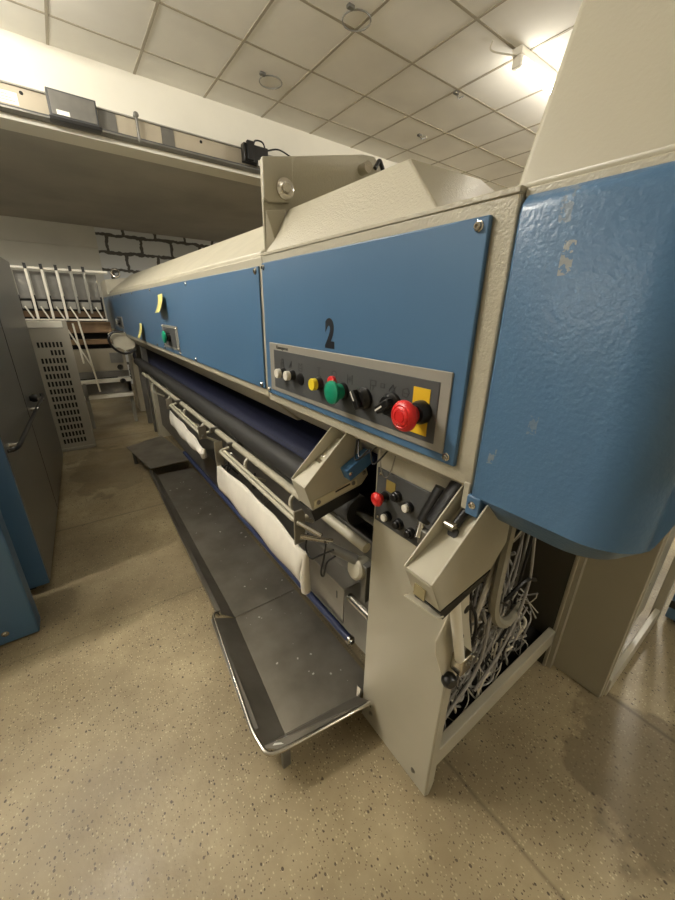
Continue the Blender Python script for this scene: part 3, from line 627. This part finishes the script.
# black sensors between the channel and the lower panel
MB().tube([(0.60, 0.43, 1.05), (0.655, 0.41, 1.15)], 0.026, 14).build('black_actuator', BLACK, M_, smooth=True)
MB().tube([(0.605, 0.470, 1.035), (0.64, 0.455, 1.12)], 0.017, 12).build('black_actuator', BLACK, M_, smooth=True)
MB().tube([(0.585, 0.465, 1.000), (0.61, 0.475, 1.045)], 0.009, 12).build('black_actuator', CHROME, M_, smooth=True)
MB().box(0.59, 0.61, 0.44, 0.47, 0.98, 1.02).build('actuator_block', GALV, M_, bevel=0.003)

f2 = feeder(0.770, 0.848, [(0.455, 1.038), (0.482, 0.957), (0.665, 0.992), (0.690, 1.020), (0.676, 1.060), (0.64, 1.20), (0.62, 1.195)], 'beige trough over the black roller with a blue sensor')
MB().prism([(0.476, 0.770, 0.957), (0.660, 0.770, 0.988), (0.655, 0.770, 0.955), (0.490, 0.770, 0.918)], [(0.476, 0.84, 0.957), (0.660, 0.84, 0.988), (0.655, 0.84, 0.955), (0.490, 0.84, 0.918)]).build('channel_underside', BLACK, f2)
MB().prism([(0.485, 0.7665, 0.990), (0.640, 0.7665, 1.020), (0.645, 0.7665, 0.998), (0.487, 0.7665, 0.964)], [(0.485, 0.770, 0.990), (0.640, 0.770, 1.020), (0.645, 0.770, 0.998), (0.487, 0.770, 0.964)]).build('label_strip', mat('cream_label', srgb(214, 206, 176), 0.5), f2, bevel=0.001)
MB().prism([(0.560, 0.7655, 1.000), (0.615, 0.7655, 1.011), (0.615, 0.7655, 1.006), (0.560, 0.7655, 0.995)], [(0.560, 0.7665, 1.000), (0.615, 0.7665, 1.011), (0.615, 0.7665, 1.006), (0.560, 0.7665, 0.995)]).build('label_print', INK2, f2)
bolt(f2, (0.500, 0.7665, 0.981), (0, -1, 0), 0.005, m=STEEL); bolt(f2, (0.628, 0.7665, 1.008), (0, -1, 0), 0.005, m=STEEL); bolt(f2, (0.672, 0.770, 1.03), (0, -1, 0), 0.005, m=STEEL)
sb = MB().prism([(0.575, 0.735, 1.072), (0.665, 0.735, 1.118), (0.680, 0.735, 1.078), (0.592, 0.735, 1.036)], [(0.575, 0.768, 1.072), (0.665, 0.768, 1.118), (0.680, 0.768, 1.078), (0.592, 0.768, 1.036)]).build('blue_sensor', mat('sensor_blue', srgb(70, 116, 160), 0.45), f2, bevel=0.003)
bolt(f2, (0.590, 0.735, 1.062), (0, -1, 0), 0.004)
MB().tube([(0.545, 0.842, 1.075), (0.545, 0.815, 1.075)], 0.009, 12).build('clamp_bolt', CHROME, f2, smooth=True)
MB().tube([(0.56, 0.840, 1.085), (0.575, 0.815, 1.09)], 0.008, 12).build('clamp_bolt', CHROME, f2, smooth=True)
f3 = feeder(5.05, 5.20, [(0.410, 1.21), (0.442, 1.09), (0.55, 1.02), (0.66, 1.06), (0.66, 1.20), (0.62, 1.22), (0.51, 1.245)], 'small beige trough at the far end')
MB().tube(spline([(0.56, 5.0, 1.24), (0.45, 5.0, 1.235), (0.395, 5.0, 1.16), (0.43, 5.0, 1.06), (0.53, 5.0, 0.995), (0.66, 5.0, 1.03)]), 0.013, 8).build('sensor_wire', WIREK, f3, smooth=True)
# dangling black wires under the lip
for k, pts in enumerate(([(0.62, 0.74, 1.16), (0.60, 0.71, 1.12), (0.61, 0.68, 1.15), (0.60, 0.65, 1.12), (0.63, 0.62, 1.17)], [(0.63, 0.76, 1.15), (0.61, 0.74, 1.10), (0.62, 0.70, 1.13), (0.64, 0.66, 1.17)],
                         [(0.63, 0.66, 1.19), (0.62, 0.64, 1.10), (0.63, 0.62, 1.09), (0.64, 0.60, 1.19)])):
    MB().tube(spline(pts), 0.0024 if k < 2 else 0.0015, 7).build('sensor_wire', WIREK if k < 2 else STEEL, M_, smooth=True)

# bracket with air cylinder below the near trough
br = MB().yprism([(0.577, 0.830), (0.553, 0.790), (0.560, 0.745), (0.598, 0.650), (0.640, 0.590), (0.655, 0.585), (0.745, 0.592), (0.682, 0.78), (0.655, 0.90), (0.600, 0.90)], 0.352, 0.356).build('cylinder_bracket', BEIGES, M_, bevel=0.001)
for px, pz in ((0.667, 0.825), (0.665, 0.730)):
    MB().lathe([(0.012, 0), (0.012, 0.0006), (0.0001, 0.0006)], (px - 0.005, 0.352, pz), (0, -1, 0), 16).build('hole', BLACK, br)
MB().tube([(0.565, 0.332, 0.925), (0.634, 0.332, 0.700)], 0.0125, 18).build('air_cylinder', WHITE, br, smooth=True)
MB().box(0.628, 0.672, 0.318, 0.352, 0.650, 0.705, None).build('cylinder_block', CHROME, br, bevel=0.004)
bolt(br, (0.652, 0.318, 0.685), (0, -1, 0), 0.006, m=STEEL)
MB().lathe([(0.016, 0), (0.020, 0.006), (0.020, 0.018), (0.014, 0.026), (0.0001, 0.026)], (0.622, 0.352, 0.625), (-0.3, -1, 0), 18).build('rubber_stop', BLACK, br, smooth=True)

# cables in the open pedestal
def cable(pts, r, m, lab=None):
    pp = [Vector((max(q.x, 0.685), min(max(q.y, 0.385), 0.68), max(q.z, 0.165))) for q in spline(pts, 6)]
    o = MB().tube(pp, r, 7).build('cable', m, M_, smooth=True)
    if lab: o['label'] = lab
cable([(0.93, 0.42, 1.19), (0.92, 0.41, 0.95), (0.90, 0.40, 0.72), (0.93, 0.40, 0.60), (1.02, 0.40, 0.52), (1.15, 0.42, 0.50)], 0.017, HOSE, 'thick grey conduit hanging in the cabinet')
cable([(0.82, 0.43, 1.19), (0.80, 0.42, 0.98), (0.73, 0.40, 0.85), (0.72, 0.40, 0.70), (0.76, 0.42, 0.58)], 0.009, WIREW)
cable([(1.04, 0.46, 1.19), (1.03, 0.45, 0.95), (0.92, 0.43, 0.80), (0.85, 0.42, 0.64), (0.80, 0.42, 0.5)], 0.009, WIREW)
cable([(1.20, 0.5, 1.19), (1.25, 0.48, 0.98), (1.12, 0.45, 0.88), (0.95, 0.42, 0.86), (0.8, 0.42, 0.84)], 0.006, WIREK)
cable([(0.74, 0.40, 0.92), (0.73, 0.395, 0.80), (0.80, 0.395, 0.68), (0.80, 0.39, 0.58), (0.74, 0.40, 0.50)], 0.005, WIREK)
cable([(0.70, 0.40, 0.92), (0.74, 0.395, 0.83), (0.76, 0.395, 0.72), (0.78, 0.39, 0.6), (0.72, 0.40, 0.48)], 0.004, WIREK)
rc = random.Random(3)
for k in range(16):     # brown bundle running back under the trough
    z0 = rc.uniform(0.72, 0.88); y0 = rc.uniform(0.44, 0.62)
    cable([(0.70, y0, z0 - 0.1), (0.82, y0, z0 - 0.02), (0.98, y0 + 0.02, z0 + 0.03), (1.15, y0, z0 + rc.uniform(0.05, 0.2)), (1.2, y0, 1.19)], rc.choice((0.004, 0.006)), rc.choice((WIREB, WIREB, WIREG, WIREG, WIREW)))
for k in range(13):     # vertical hangers at the right
    x0 = rc.uniform(0.90, 1.22); y0 = rc.uniform(0.41, 0.52)
    cable([(x0, y0, 1.19), (x0 + rc.uniform(-.04, .04), y0, 0.9), (x0 + rc.uniform(-.08, .04), y0 - 0.01, 0.62), (x0 - 0.10, y0 - 0.02, 0.42), (x0 - 0.25, y0 - 0.02, 0.30)], rc.choice((0.0035, 0.005, 0.006)), rc.choice((WIREG, WIREW, WIREG, WIREK)))
for k in range(58):     # the tangle at the bottom
    cx = rc.uniform(0.72, 1.25); hmax = max(0.25, 0.66 - 0.28 * abs(cx - 0.95)); cz = rc.uniform(0.22, hmax); cy = rc.uniform(0.41, 0.60)
    a = rc.uniform(0, math.pi); L_ = rc.uniform(0.10, 0.26); pts = []
    for j in range(5):
        t = j / 4 - 0.5
        px = cx + math.cos(a) * L_ * t + 0.03 * math.sin(5 * t + k); pz = cz + math.sin(a) * L_ * t * 0.8 + 0.05 * math.cos(6 * t + k)
        pts.append((min(max(px, 0.70), 1.40), min(max(cy + 0.05 * math.sin(4 * t + 2 * k), 0.405), 0.66), max(pz, 0.175)))
    cable(pts, rc.choice((0.003, 0.0035, 0.005, 0.007)), rc.choice((WIREG, WIREG, WIREG, WIREW, WIREK)))

for wm, wname, seed, cnt in ((WIREG, 'wire_tangle', 21, 190), (WIREW, 'wire_tangle', 22, 60), (WIREK, 'wire_tangle', 23, 60)):
    rw = random.Random(seed); tb = MB()
    for k in range(cnt):
        cx = rw.uniform(0.70, 1.30); hmax = max(0.26, 0.62 - 0.55 * abs(cx - 0.95)); cz = rw.uniform(0.17, hmax); cy = rw.uniform(0.42, 0.64)
        if cx < 0.85: cz = rw.uniform(0.17, 0.55)
        a = rw.uniform(0, math.pi); L_ = rw.uniform(0.08, 0.24); ph = rw.uniform(0, 6); pts = []
        for j in range(5):
            t = j / 4 - 0.5
            pts.append((cx + math.cos(a) * L_ * t + 0.02 * math.sin(5 * t + ph), cy + 0.05 * math.sin(4 * t + ph), cz + math.sin(a) * L_ * t * 0.8 + 0.035 * math.cos(6 * t + ph)))
        pp = [Vector((min(max(q.x, 0.690), 1.44), min(max(q.y, 0.405), 0.67), max(q.z, 0.166))) for q in spline(pts, 4)]
        tb.tube(pp, rw.choice((0.0016, 0.0020, 0.0024, 0.0034)), 5)
    tag(tb.build(wname, wm, M_, smooth=True), kind='stuff')

# ------------------------------------------------------------------ cloths on the hangers
def hang_cloth(name, y0, y1, zt0, zt1, zb0, zb1, sag, lab, bottom_pull=0.0):
    b = bmesh.new(); nu, nv = 28, 8; G = []
    for i in range(nu + 1):
        u = i / nu; yy = y0 + (y1 - y0) * u; row = []
        zt = zt0 + (zt1 - zt0) * u - sag * math.sin(math.pi * u) ** 0.8; zb = zb0 + (zb1 - zb0) * u - bottom_pull * math.sin(math.pi * u)
        for j in range(nv + 1):
            v = j / nv; bulge = 0.022 * math.sin(math.pi * v) * (0.6 + 0.4 * math.sin(3 * u + 1)) + 0.004 * math.sin(17 * u + 3 * v)
            row.append(b.verts.new((0.545 - bulge + 0.02 * math.sin(math.pi * u) * (1 - v), yy, zt + (zb - zt) * v)))
        G.append(row)
    for i in range(nu):
        for j in range(nv): b.faces.new((G[i][j], G[i + 1][j], G[i + 1][j + 1], G[i][j + 1]))
    mb = MB(); mb.bm.free(); mb.bm = b
    o = mb.build(name, CLOTH, None, smooth=True, solid=0.004); tag(o, lab, 'cloth', 'white cloths hung under the feed roller')
    # tube of cloth rolled at the near end
    hem = MB().tube([(0.548, y0 + 0.002, zt0), (0.538, y0 - 0.004, (zt0 + zb0) / 2), (0.545, y0, zb0 - 0.004)], [0.010, 0.020, 0.018], 12).build('rolled_hem', CLOTH, o, smooth=True)
    return o
hang_cloth('hanging_cloth', 0.925, 1.880, 0.685, 0.695, 0.515, 0.535, -0.004, 'larger white cloth hanging on the nearer rail frame above the steel tray')
hang_cloth('hanging_cloth', 2.12, 2.975, 0.705, 0.755, 0.655, 0.640, 0.012, 'smaller white cloth hanging on the frame farther along the machine', 0.03)

# sticky notes
def note(y, z, h, lab, dy):
    b = bmesh.new(); rows = []
    for i in range(9):
        v = i / 8; off = 0.004 + 0.035 * v * v
        rows.append([b.verts.new((XH - off, y + dy * v, z - h * v)), b.verts.new((XH - off - 0.016, y - 0.22 + dy * v, z - h * v + 0.004))])
    for a, c in zip(rows, rows[1:]): b.faces.new((a[0], a[1], c[1], c[0]))
    mb = MB(); mb.bm.free(); mb.bm = b
    tag(mb.build('sticky_note', NOTE, None, smooth=True, solid=0.001), lab, 'note', 'yellow notes on the long blue panel')
note(2.92, 1.585, 0.115, 'pale yellow paper note taped high on the long blue panel', 0.0)
note(3.90, 1.370, 0.125, 'pale yellow paper note taped at the lower edge of the long blue panel', 0.0)

# ------------------------------------------------------------------ steel catch tray on the floor
tr = root('catch_tray', (0.6, 2.0, 0), 'long shallow dark steel tray lying on the floor under the machine', 'tray')
ZT, ZR = 0.088, 0.150
def sheet(name, quads, m=TRAY, t=0.003):
    b = MB()
    for q in quads: b.quad(*q)
    bmesh.ops.remove_doubles(b.bm, verts=b.bm.verts, dist=0.0005)
    return b.build(name, m, tr, solid=t)
# near section
sheet('near_pan', [
    [(0.252, 0.740, 0.146), (0.306, 1.36, 0.146), (0.398, 1.36, ZT), (0.350, 0.762, ZT)],
    [(0.350, 0.762, ZT), (0.398, 1.36, ZT), (0.735, 1.36, ZT), (0.735, 0.715, ZT), (0.645, 0.718, ZT)],
    [(0.300, 0.698, 0.148), (0.252, 0.740, 0.146), (0.350, 0.762, ZT), (0.645, 0.718, ZT), (0.645, 0.645, 0.148)]])
MB().tube(fillet([(0.33, 1.385, 0.125), (0.316, 1.39, 0.150), (0.300, 1.37, 0.153), (0.247, 0.80, 0.152), (0.258, 0.703, 0.150), (0.32, 0.688, 0.150), (0.640, 0.640, 0.150)], 0.035), 0.0075, 10).build('rim_tube', CHROME, tr, smooth=True)
MB().prism([(0.285, 1.36, 0.152), (0.306, 1.36, 0.150), (0.270, 0.80, 0.150), (0.240, 0.80, 0.152)], [(0.285, 1.36, 0.147), (0.306, 1.36, 0.145), (0.270, 0.80, 0.145), (0.240, 0.80, 0.147)]).build('rim_plate', STEEL, tr)
MB().box(0.645, 0.652, 0.70, 0.72, 0.08, 0.15).build('corner_tab', STEEL, tr)
MB().prism([(0.285, 0.722, 0.15), (0.305, 0.732, 0.145), (0.318, 0.705, 0.15)], [(0.300, 0.742, 0.10), (0.32, 0.748, 0.10), (0.335, 0.725, 0.10)]).build('corner_tab', PAPER, tr)
# far section
sheet('far_pan', [
    [(0.335, 1.365, 0.150), (0.380, 3.32, 0.150), (0.425, 3.32, ZT), (0.398, 1.365, ZT)],
    [(0.398, 1.365, ZT), (0.425, 3.32, ZT), (0.735, 3.32, ZT), (0.735, 1.365, ZT)]])
MB().prism([(0.320, 1.39, 0.152), (0.365, 3.32, 0.152), (0.383, 3.32, 0.152), (0.340, 1.39, 0.152)], [(0.320, 1.39, 0.130), (0.365, 3.32, 0.130), (0.383, 3.32, 0.147), (0.340, 1.39, 0.147)]).build('rim_plate', STEEL, tr)
fp = MB().prism([(0.376, 3.33, 0.165), (0.284, 4.09, 0.150), (0.66, 4.30, 0.150), (0.735, 3.30, 0.185)], [(0.376, 3.33, 0.159), (0.284, 4.09, 0.144), (0.66, 4.30, 0.144), (0.735, 3.30, 0.179)]).build('end_flap', TRAY, tr, bevel=0.001)
MB().tube([(0.372, 3.33, 0.165), (0.355, 3.50, 0.163)], 0.006, 8).build('hinge_pin', CHROME, tr, smooth=True)
for px, py in ((0.36, 0.80), (0.62, 0.76), (0.42, 1.9), (0.68, 1.9), (0.44, 3.2), (0.68, 3.2), (0.40, 1.30), (0.33, 3.95), (0.60, 4.1)):
    zt = 0.086 if py < 3.3 else 0.143
    MB().tube([(px, py, 0.0), (px, py, zt)], 0.016, 12).build('foot', GALV, tr, smooth=True)
MB().box(0.315, 0.345, 0.712, 0.73, 0.0, 0.142).build('foot', GALV, tr, bevel=0.002)
# lint lying in the tray (uncountable crumbs)
lt = MB(); rl = random.Random(9)
for k in range(60):
    py = rl.uniform(0.78, 3.25); px = rl.uniform(0.44, 0.72); s = rl.choice((0.0010, 0.0010, 0.0014, 0.0018, 0.003)) * (1 + 0.3 * (py > 1.6))
    a = rl.uniform(0, 3.14); Mx = Matrix.Translation((px, py, ZT + 0.0015)) @ Matrix.Rotation(a, 4, 'Z')
    lt.box(-s * 1.4, s * 1.4, -s, s, 0, s * 0.5, Mx)
tag(lt.build('lint', PAPER), 'white lint crumbs scattered over the steel tray', 'lint', kind='stuff')

# ------------------------------------------------------------------ right-hand cabinet and blue cabinet
rcab = root('end_cabinet', (1.85, 0.27, 0), 'beige sheet metal cabinet standing under the blue end cover', 'cabinet')
MB().box(1.512, 1.524, 0.165, 0.3695, 0.0, 1.10).build('side_panel', BEIGE, rcab, bevel=0.003)
MB().box(1.524, 1.545, 0.160, 0.185, 0.0, 1.10).build('front_post', BEIGES, rcab, bevel=0.003)
MB().box(2.20, 2.245, 0.150, 0.185, 0.0, 1.10).build('front_post', BEIGES, rcab, bevel=0.003)
MB().box(1.545, 2.20, 0.152, 0.175, 0.0, 0.09).build('bottom_rail', BEIGES, rcab, bevel=0.003)
MB().box(1.480, 2.245, 0.352, 0.3695, 0.0, 1.10).build('back_panel', BEIGE, rcab)
MB().box(1.545, 1.98, 0.19, 0.20, 0.20, 1.10).build('inner_panel', BEIGE, rcab)
bolt(rcab, (1.78, 0.19, 0.45), (0, -1, 0), 0.009, m=STEEL)
bcab = root('blue_cabinet', (2.6, -0.2, 0), 'dark blue cabinet at the right edge beyond the beige one', 'cabinet')
MB().box(2.26, 3.1, -0.9, 0.135, 0.03, 1.5).build('cabinet_body', BLUE, bcab, bevel=0.006)
MB().box(2.30, 3.06, -0.86, 0.10, 0.0, 0.03).build('plinth', BLACK, bcab)
bolt(bcab, (2.26, 0.115, 0.17), r=0.008)
MB().box(2.252, 2.262, 0.09, 0.135, 0.10, 0.14).build('corner_latch', BLACK, bcab)

# ------------------------------------------------------------------ left machines
lc = root('grey_machine_cabinet', (-0.8, 3.4, 0), 'tall brushed grey machine cabinet with a black handrail on the left', 'machine')
dr = 0.075 / 2.33
def ly(y): return -0.345 + (y - 2.25) * dr
MB().prism([(ly(2.25), 2.25, 0.05), (ly(4.58), 4.58, 0.02), (-1.6, 4.58, 0.02), (-1.6, 2.25, 0.05)], [(ly(2.25), 2.25, 1.86), (ly(4.58), 4.58, 1.86), (-1.6, 4.58, 1.86), (-1.6, 2.25, 1.86)]).build('grey_body', BRUSH, lc, bevel=0.006)
MB().box(-1.6, ly(2.25) - 0.003, 2.235, 2.25, 0.05, 1.86).build('blue_end_panel', BLUE, lc, bevel=0.003)
MB().box(-1.5, -0.42, 2.30, 4.5, 0.0, 0.05).build('plinth', BLACK, lc)
hb = MB().tube(spline([(-0.345, 2.28, 0.83), (-0.305, 2.32, 0.835), (-0.292, 2.6, 0.83), (-0.278, 3.3, 0.80), (-0.262, 4.0, 0.77), (-0.29, 4.08, 0.77)]), 0.012, 12).build('handrail', BLACK, lc, smooth=True)
for yy, zz in ((2.36, 0.835), (3.35, 0.80), (3.82, 0.775)):
    MB().tube([(ly(yy), yy, zz), (ly(yy) + 0.045, yy, zz)], 0.012, 10).build('rail_standoff', CHROME, hb, smooth=True)
MB().lathe([(0.02, 0), (0.03, 0.02), (0.028, 0.045), (0.0001, 0.05)], (ly(3.45), 3.45, 0.86), (1, 0, 0), 18).build('knob', BLACK, lc, smooth=True)
MB().prism([(ly(3.2) + 0.0005, 3.2, 0.06), (ly(3.2) + 0.0005, 3.206, 0.06), (ly(3.2) + 0.0005, 3.206, 1.85), (ly(3.2) + 0.0005, 3.2, 1.85)], [(ly(3.2) + 0.002, 3.2, 0.06), (ly(3.2) + 0.002, 3.206, 0.06), (ly(3.2) + 0.002, 3.206, 1.85), (ly(3.2) + 0.002, 3.2, 1.85)]).build('door_seam', DARK, lc)
lb2 = root('blue_machine_cabinet', (-0.9, 1.96, 0), 'blue steel cabinet at the left edge in front of the grey one', 'cabinet')
MB().box(-1.7, -0.392, 1.916, 2.02, 0.004, 1.45).build('blue_front', BLUE, lb2, bevel=0.008)
MB().box(-1.7, -0.47, 2.02, 2.20, 0.004, 1.40).build('cabinet_body', DARK, lb2)
bolt(lb2, (-0.508, 1.916, 0.062), (0, -1, 0), 0.010)

# ------------------------------------------------------------------ perforated guard and folder behind
pg = root('perforated_guard', (-0.12, 4.77, 0), 'pale grey perforated sheet metal guard standing behind the grey cabinet', 'guard')
xs = [-0.290, -0.235]; 
for c in range(6): xs += [-0.235 + 0.034 * (c + 1) - 0.012, -0.235 + 0.034 * (c + 1)] if c else [-0.235 + 0.022, -0.235 + 0.034]
xs = [-0.290]
x0 = -0.245
for c in range(7): xs += [x0, x0 + 0.018]; x0 += 0.031
xs += [0.034]
zs = [0.0]; z0 = 0.085
for r_ in range(14): zs += [z0, z0 + 0.052]; z0 += 0.079
zs += [1.372]
b = bmesh.new(); V = {}
def vv(i, j):
    if (i, j) not in V: V[(i, j)] = b.verts.new((xs[i], 4.75, zs[j]))
    return V[(i, j)]
for i in range(len(xs) - 1):
    for j in range(len(zs) - 1):
        if i % 2 == 1 and j % 2 == 1 and i < len(xs) - 2 and j < len(zs) - 2 and not (j > 23 and i < 7 and j % 4 == 1): continue
        b.faces.new((vv(i, j), vv(i + 1, j), vv(i + 1, j + 1), vv(i, j + 1)))
mb = MB(); mb.bm.free(); mb.bm = b
PERF = mat('perforated_sheet', srgb(160, 155, 142), 0.5, metal=0.2)
mb.build('slotted_sheet', PERF, pg, solid=0.004)
MB().box(0.030, 0.038, 4.75, 4.95, 0.0, 1.372).build('side_sheet', PERF, pg)
MB().box(-0.29, 0.0, 4.74, 4.78, 1.30, 1.365).build('top_bar', WHITE, pg, bevel=0.005)
MB().box(-0.29, 0.034, 4.735, 4.78, 0.0, 0.035).build('bottom_bar', PERF, pg, bevel=0.003)
MB().box(-0.28, 0.025, 4.83, 4.95, 0.0, 1.25).build('back_sheet', DARK, pg)

fm = root('folding_machine', (0.1, 6.0, 0), 'folding machine with upright white bars and grey plates at the far left', 'machine')
MB().tube([(-0.40, 5.5, 1.89), (0.56, 5.5, 1.89)], 0.016, 12).build('top_rod', WHITE, fm, smooth=True)
MB().tube([(-0.40, 5.5, 1.355), (0.47, 5.5, 1.355)], 0.013, 12).build('lower_rod', WHITE, fm, smooth=True)
cols = [-0.345, -0.205, -0.065, 0.065, 0.195, 0.320]
for i, cx in enumerate(cols):
    MB().box(cx - 0.012, cx + 0.012, 5.47, 5.49, 1.36 if i < 4 else 1.43, 1.905).build('upright_bar', WHITE if i < 4 else GREYP, fm, bevel=0.002)
    MB().box(cx - 0.014, cx + 0.014, 5.465, 5.50, 1.88, 1.935).build('bar_clip', BLACK, fm)
    MB().box(cx + 0.022, cx + 0.125, 5.60, 5.615, 1.58, 1.865).build('grey_plate', GALV, fm, bevel=0.002)
    MB().box(cx + 0.022, cx + 0.115, 5.55, 5.565, 1.475, 1.555).build('small_plate', GREYP, fm, bevel=0.002)
    MB().tube([(cx + 0.05, 5.52, 1.50), (cx + 0.10, 5.50, 1.37)], 0.008, 8).build('finger_rod', WHITE, fm, smooth=True)
MB().box(-0.45, 0.46, 5.63, 5.70, 1.555, 1.585).build('dark_rail', BLACK, fm)
MB().box(-0.45, 0.47, 5.72, 6.4, 0.42, 1.62).build('machine_body', DARK, fm)
MB().box(-0.45, 0.46, 5.66, 5.72, 1.385, 1.45).build('wooden_board', WOOD, fm)
MB().box(-0.10, 0.50, 5.60, 5.72, 1.20, 1.33).build('wooden_board', WOOD, fm, bevel=0.004)
MB().box(-0.10, 0.560, 5.62, 5.72, 1.06, 1.12).build('wooden_board', WOOD, fm, bevel=0.004)
MB().box(-0.10, 0.60, 5.64, 5.72, 0.72, 1.0).build('beige_panel', mat('dull_beige_panel', srgb(140, 132, 114), 0.6), fm, bevel=0.003)
MB().box(0.42, 0.560, 5.625, 5.64, 0.82, 0.95).build('grey_label', GALV, fm)
MB().box(-0.10, 0.60, 5.52, 5.60, 0.585, 0.63).build('cross_rail', WHITE, fm, bevel=0.003)
MB().box(-0.10, 0.60, 5.60, 5.65, 0.64, 0.72).build('cross_rail', GALV, fm, bevel=0.003)
MB().box(-0.10, 0.60, 5.52, 5.60, 0.385, 0.425).build('cross_rail', WHITE, fm, bevel=0.003)
MB().box(-0.10, 0.60, 5.60, 5.64, 0.43, 0.58).build('cross_rail', GALV, fm, bevel=0.003)
MB().box(0.05, 0.09, 5.52, 5.60, 0.0, 0.60).build('leg', GREYP, fm, bevel=0.003)
MB().box(0.56, 0.60, 5.60, 5.68, 0.0, 0.60).build('leg', GREYP, fm, bevel=0.003)
MB().box(-0.40, -0.36, 5.52, 5.60, 0.0, 1.90).build('leg', GREYP, fm, bevel=0.003)
MB().tube([(0.10, 5.42, 1.32), (0.12, 5.40, 0.86)], 0.010, 8).build('push_rod', WHITE, fm, smooth=True)
MB().tube([(0.16, 5.42, 1.36), (0.22, 5.40, 0.50)], 0.010, 8).build('push_rod', WHITE, fm, smooth=True)
MB().tube([(0.04, 5.42, 1.25), (0.20, 5.38, 0.80)], 0.008, 8).build('push_rod', WHITE, fm, smooth=True)
for (px, pz) in ((0.50, 0.78), (0.50, 0.60)):
    MB().lathe([(0.03, 0), (0.035, 0.03), (0.02, 0.05)], (px, 5.5, pz), (0, -1, 0), 14).build('knob', BLACK, fm, smooth=True)
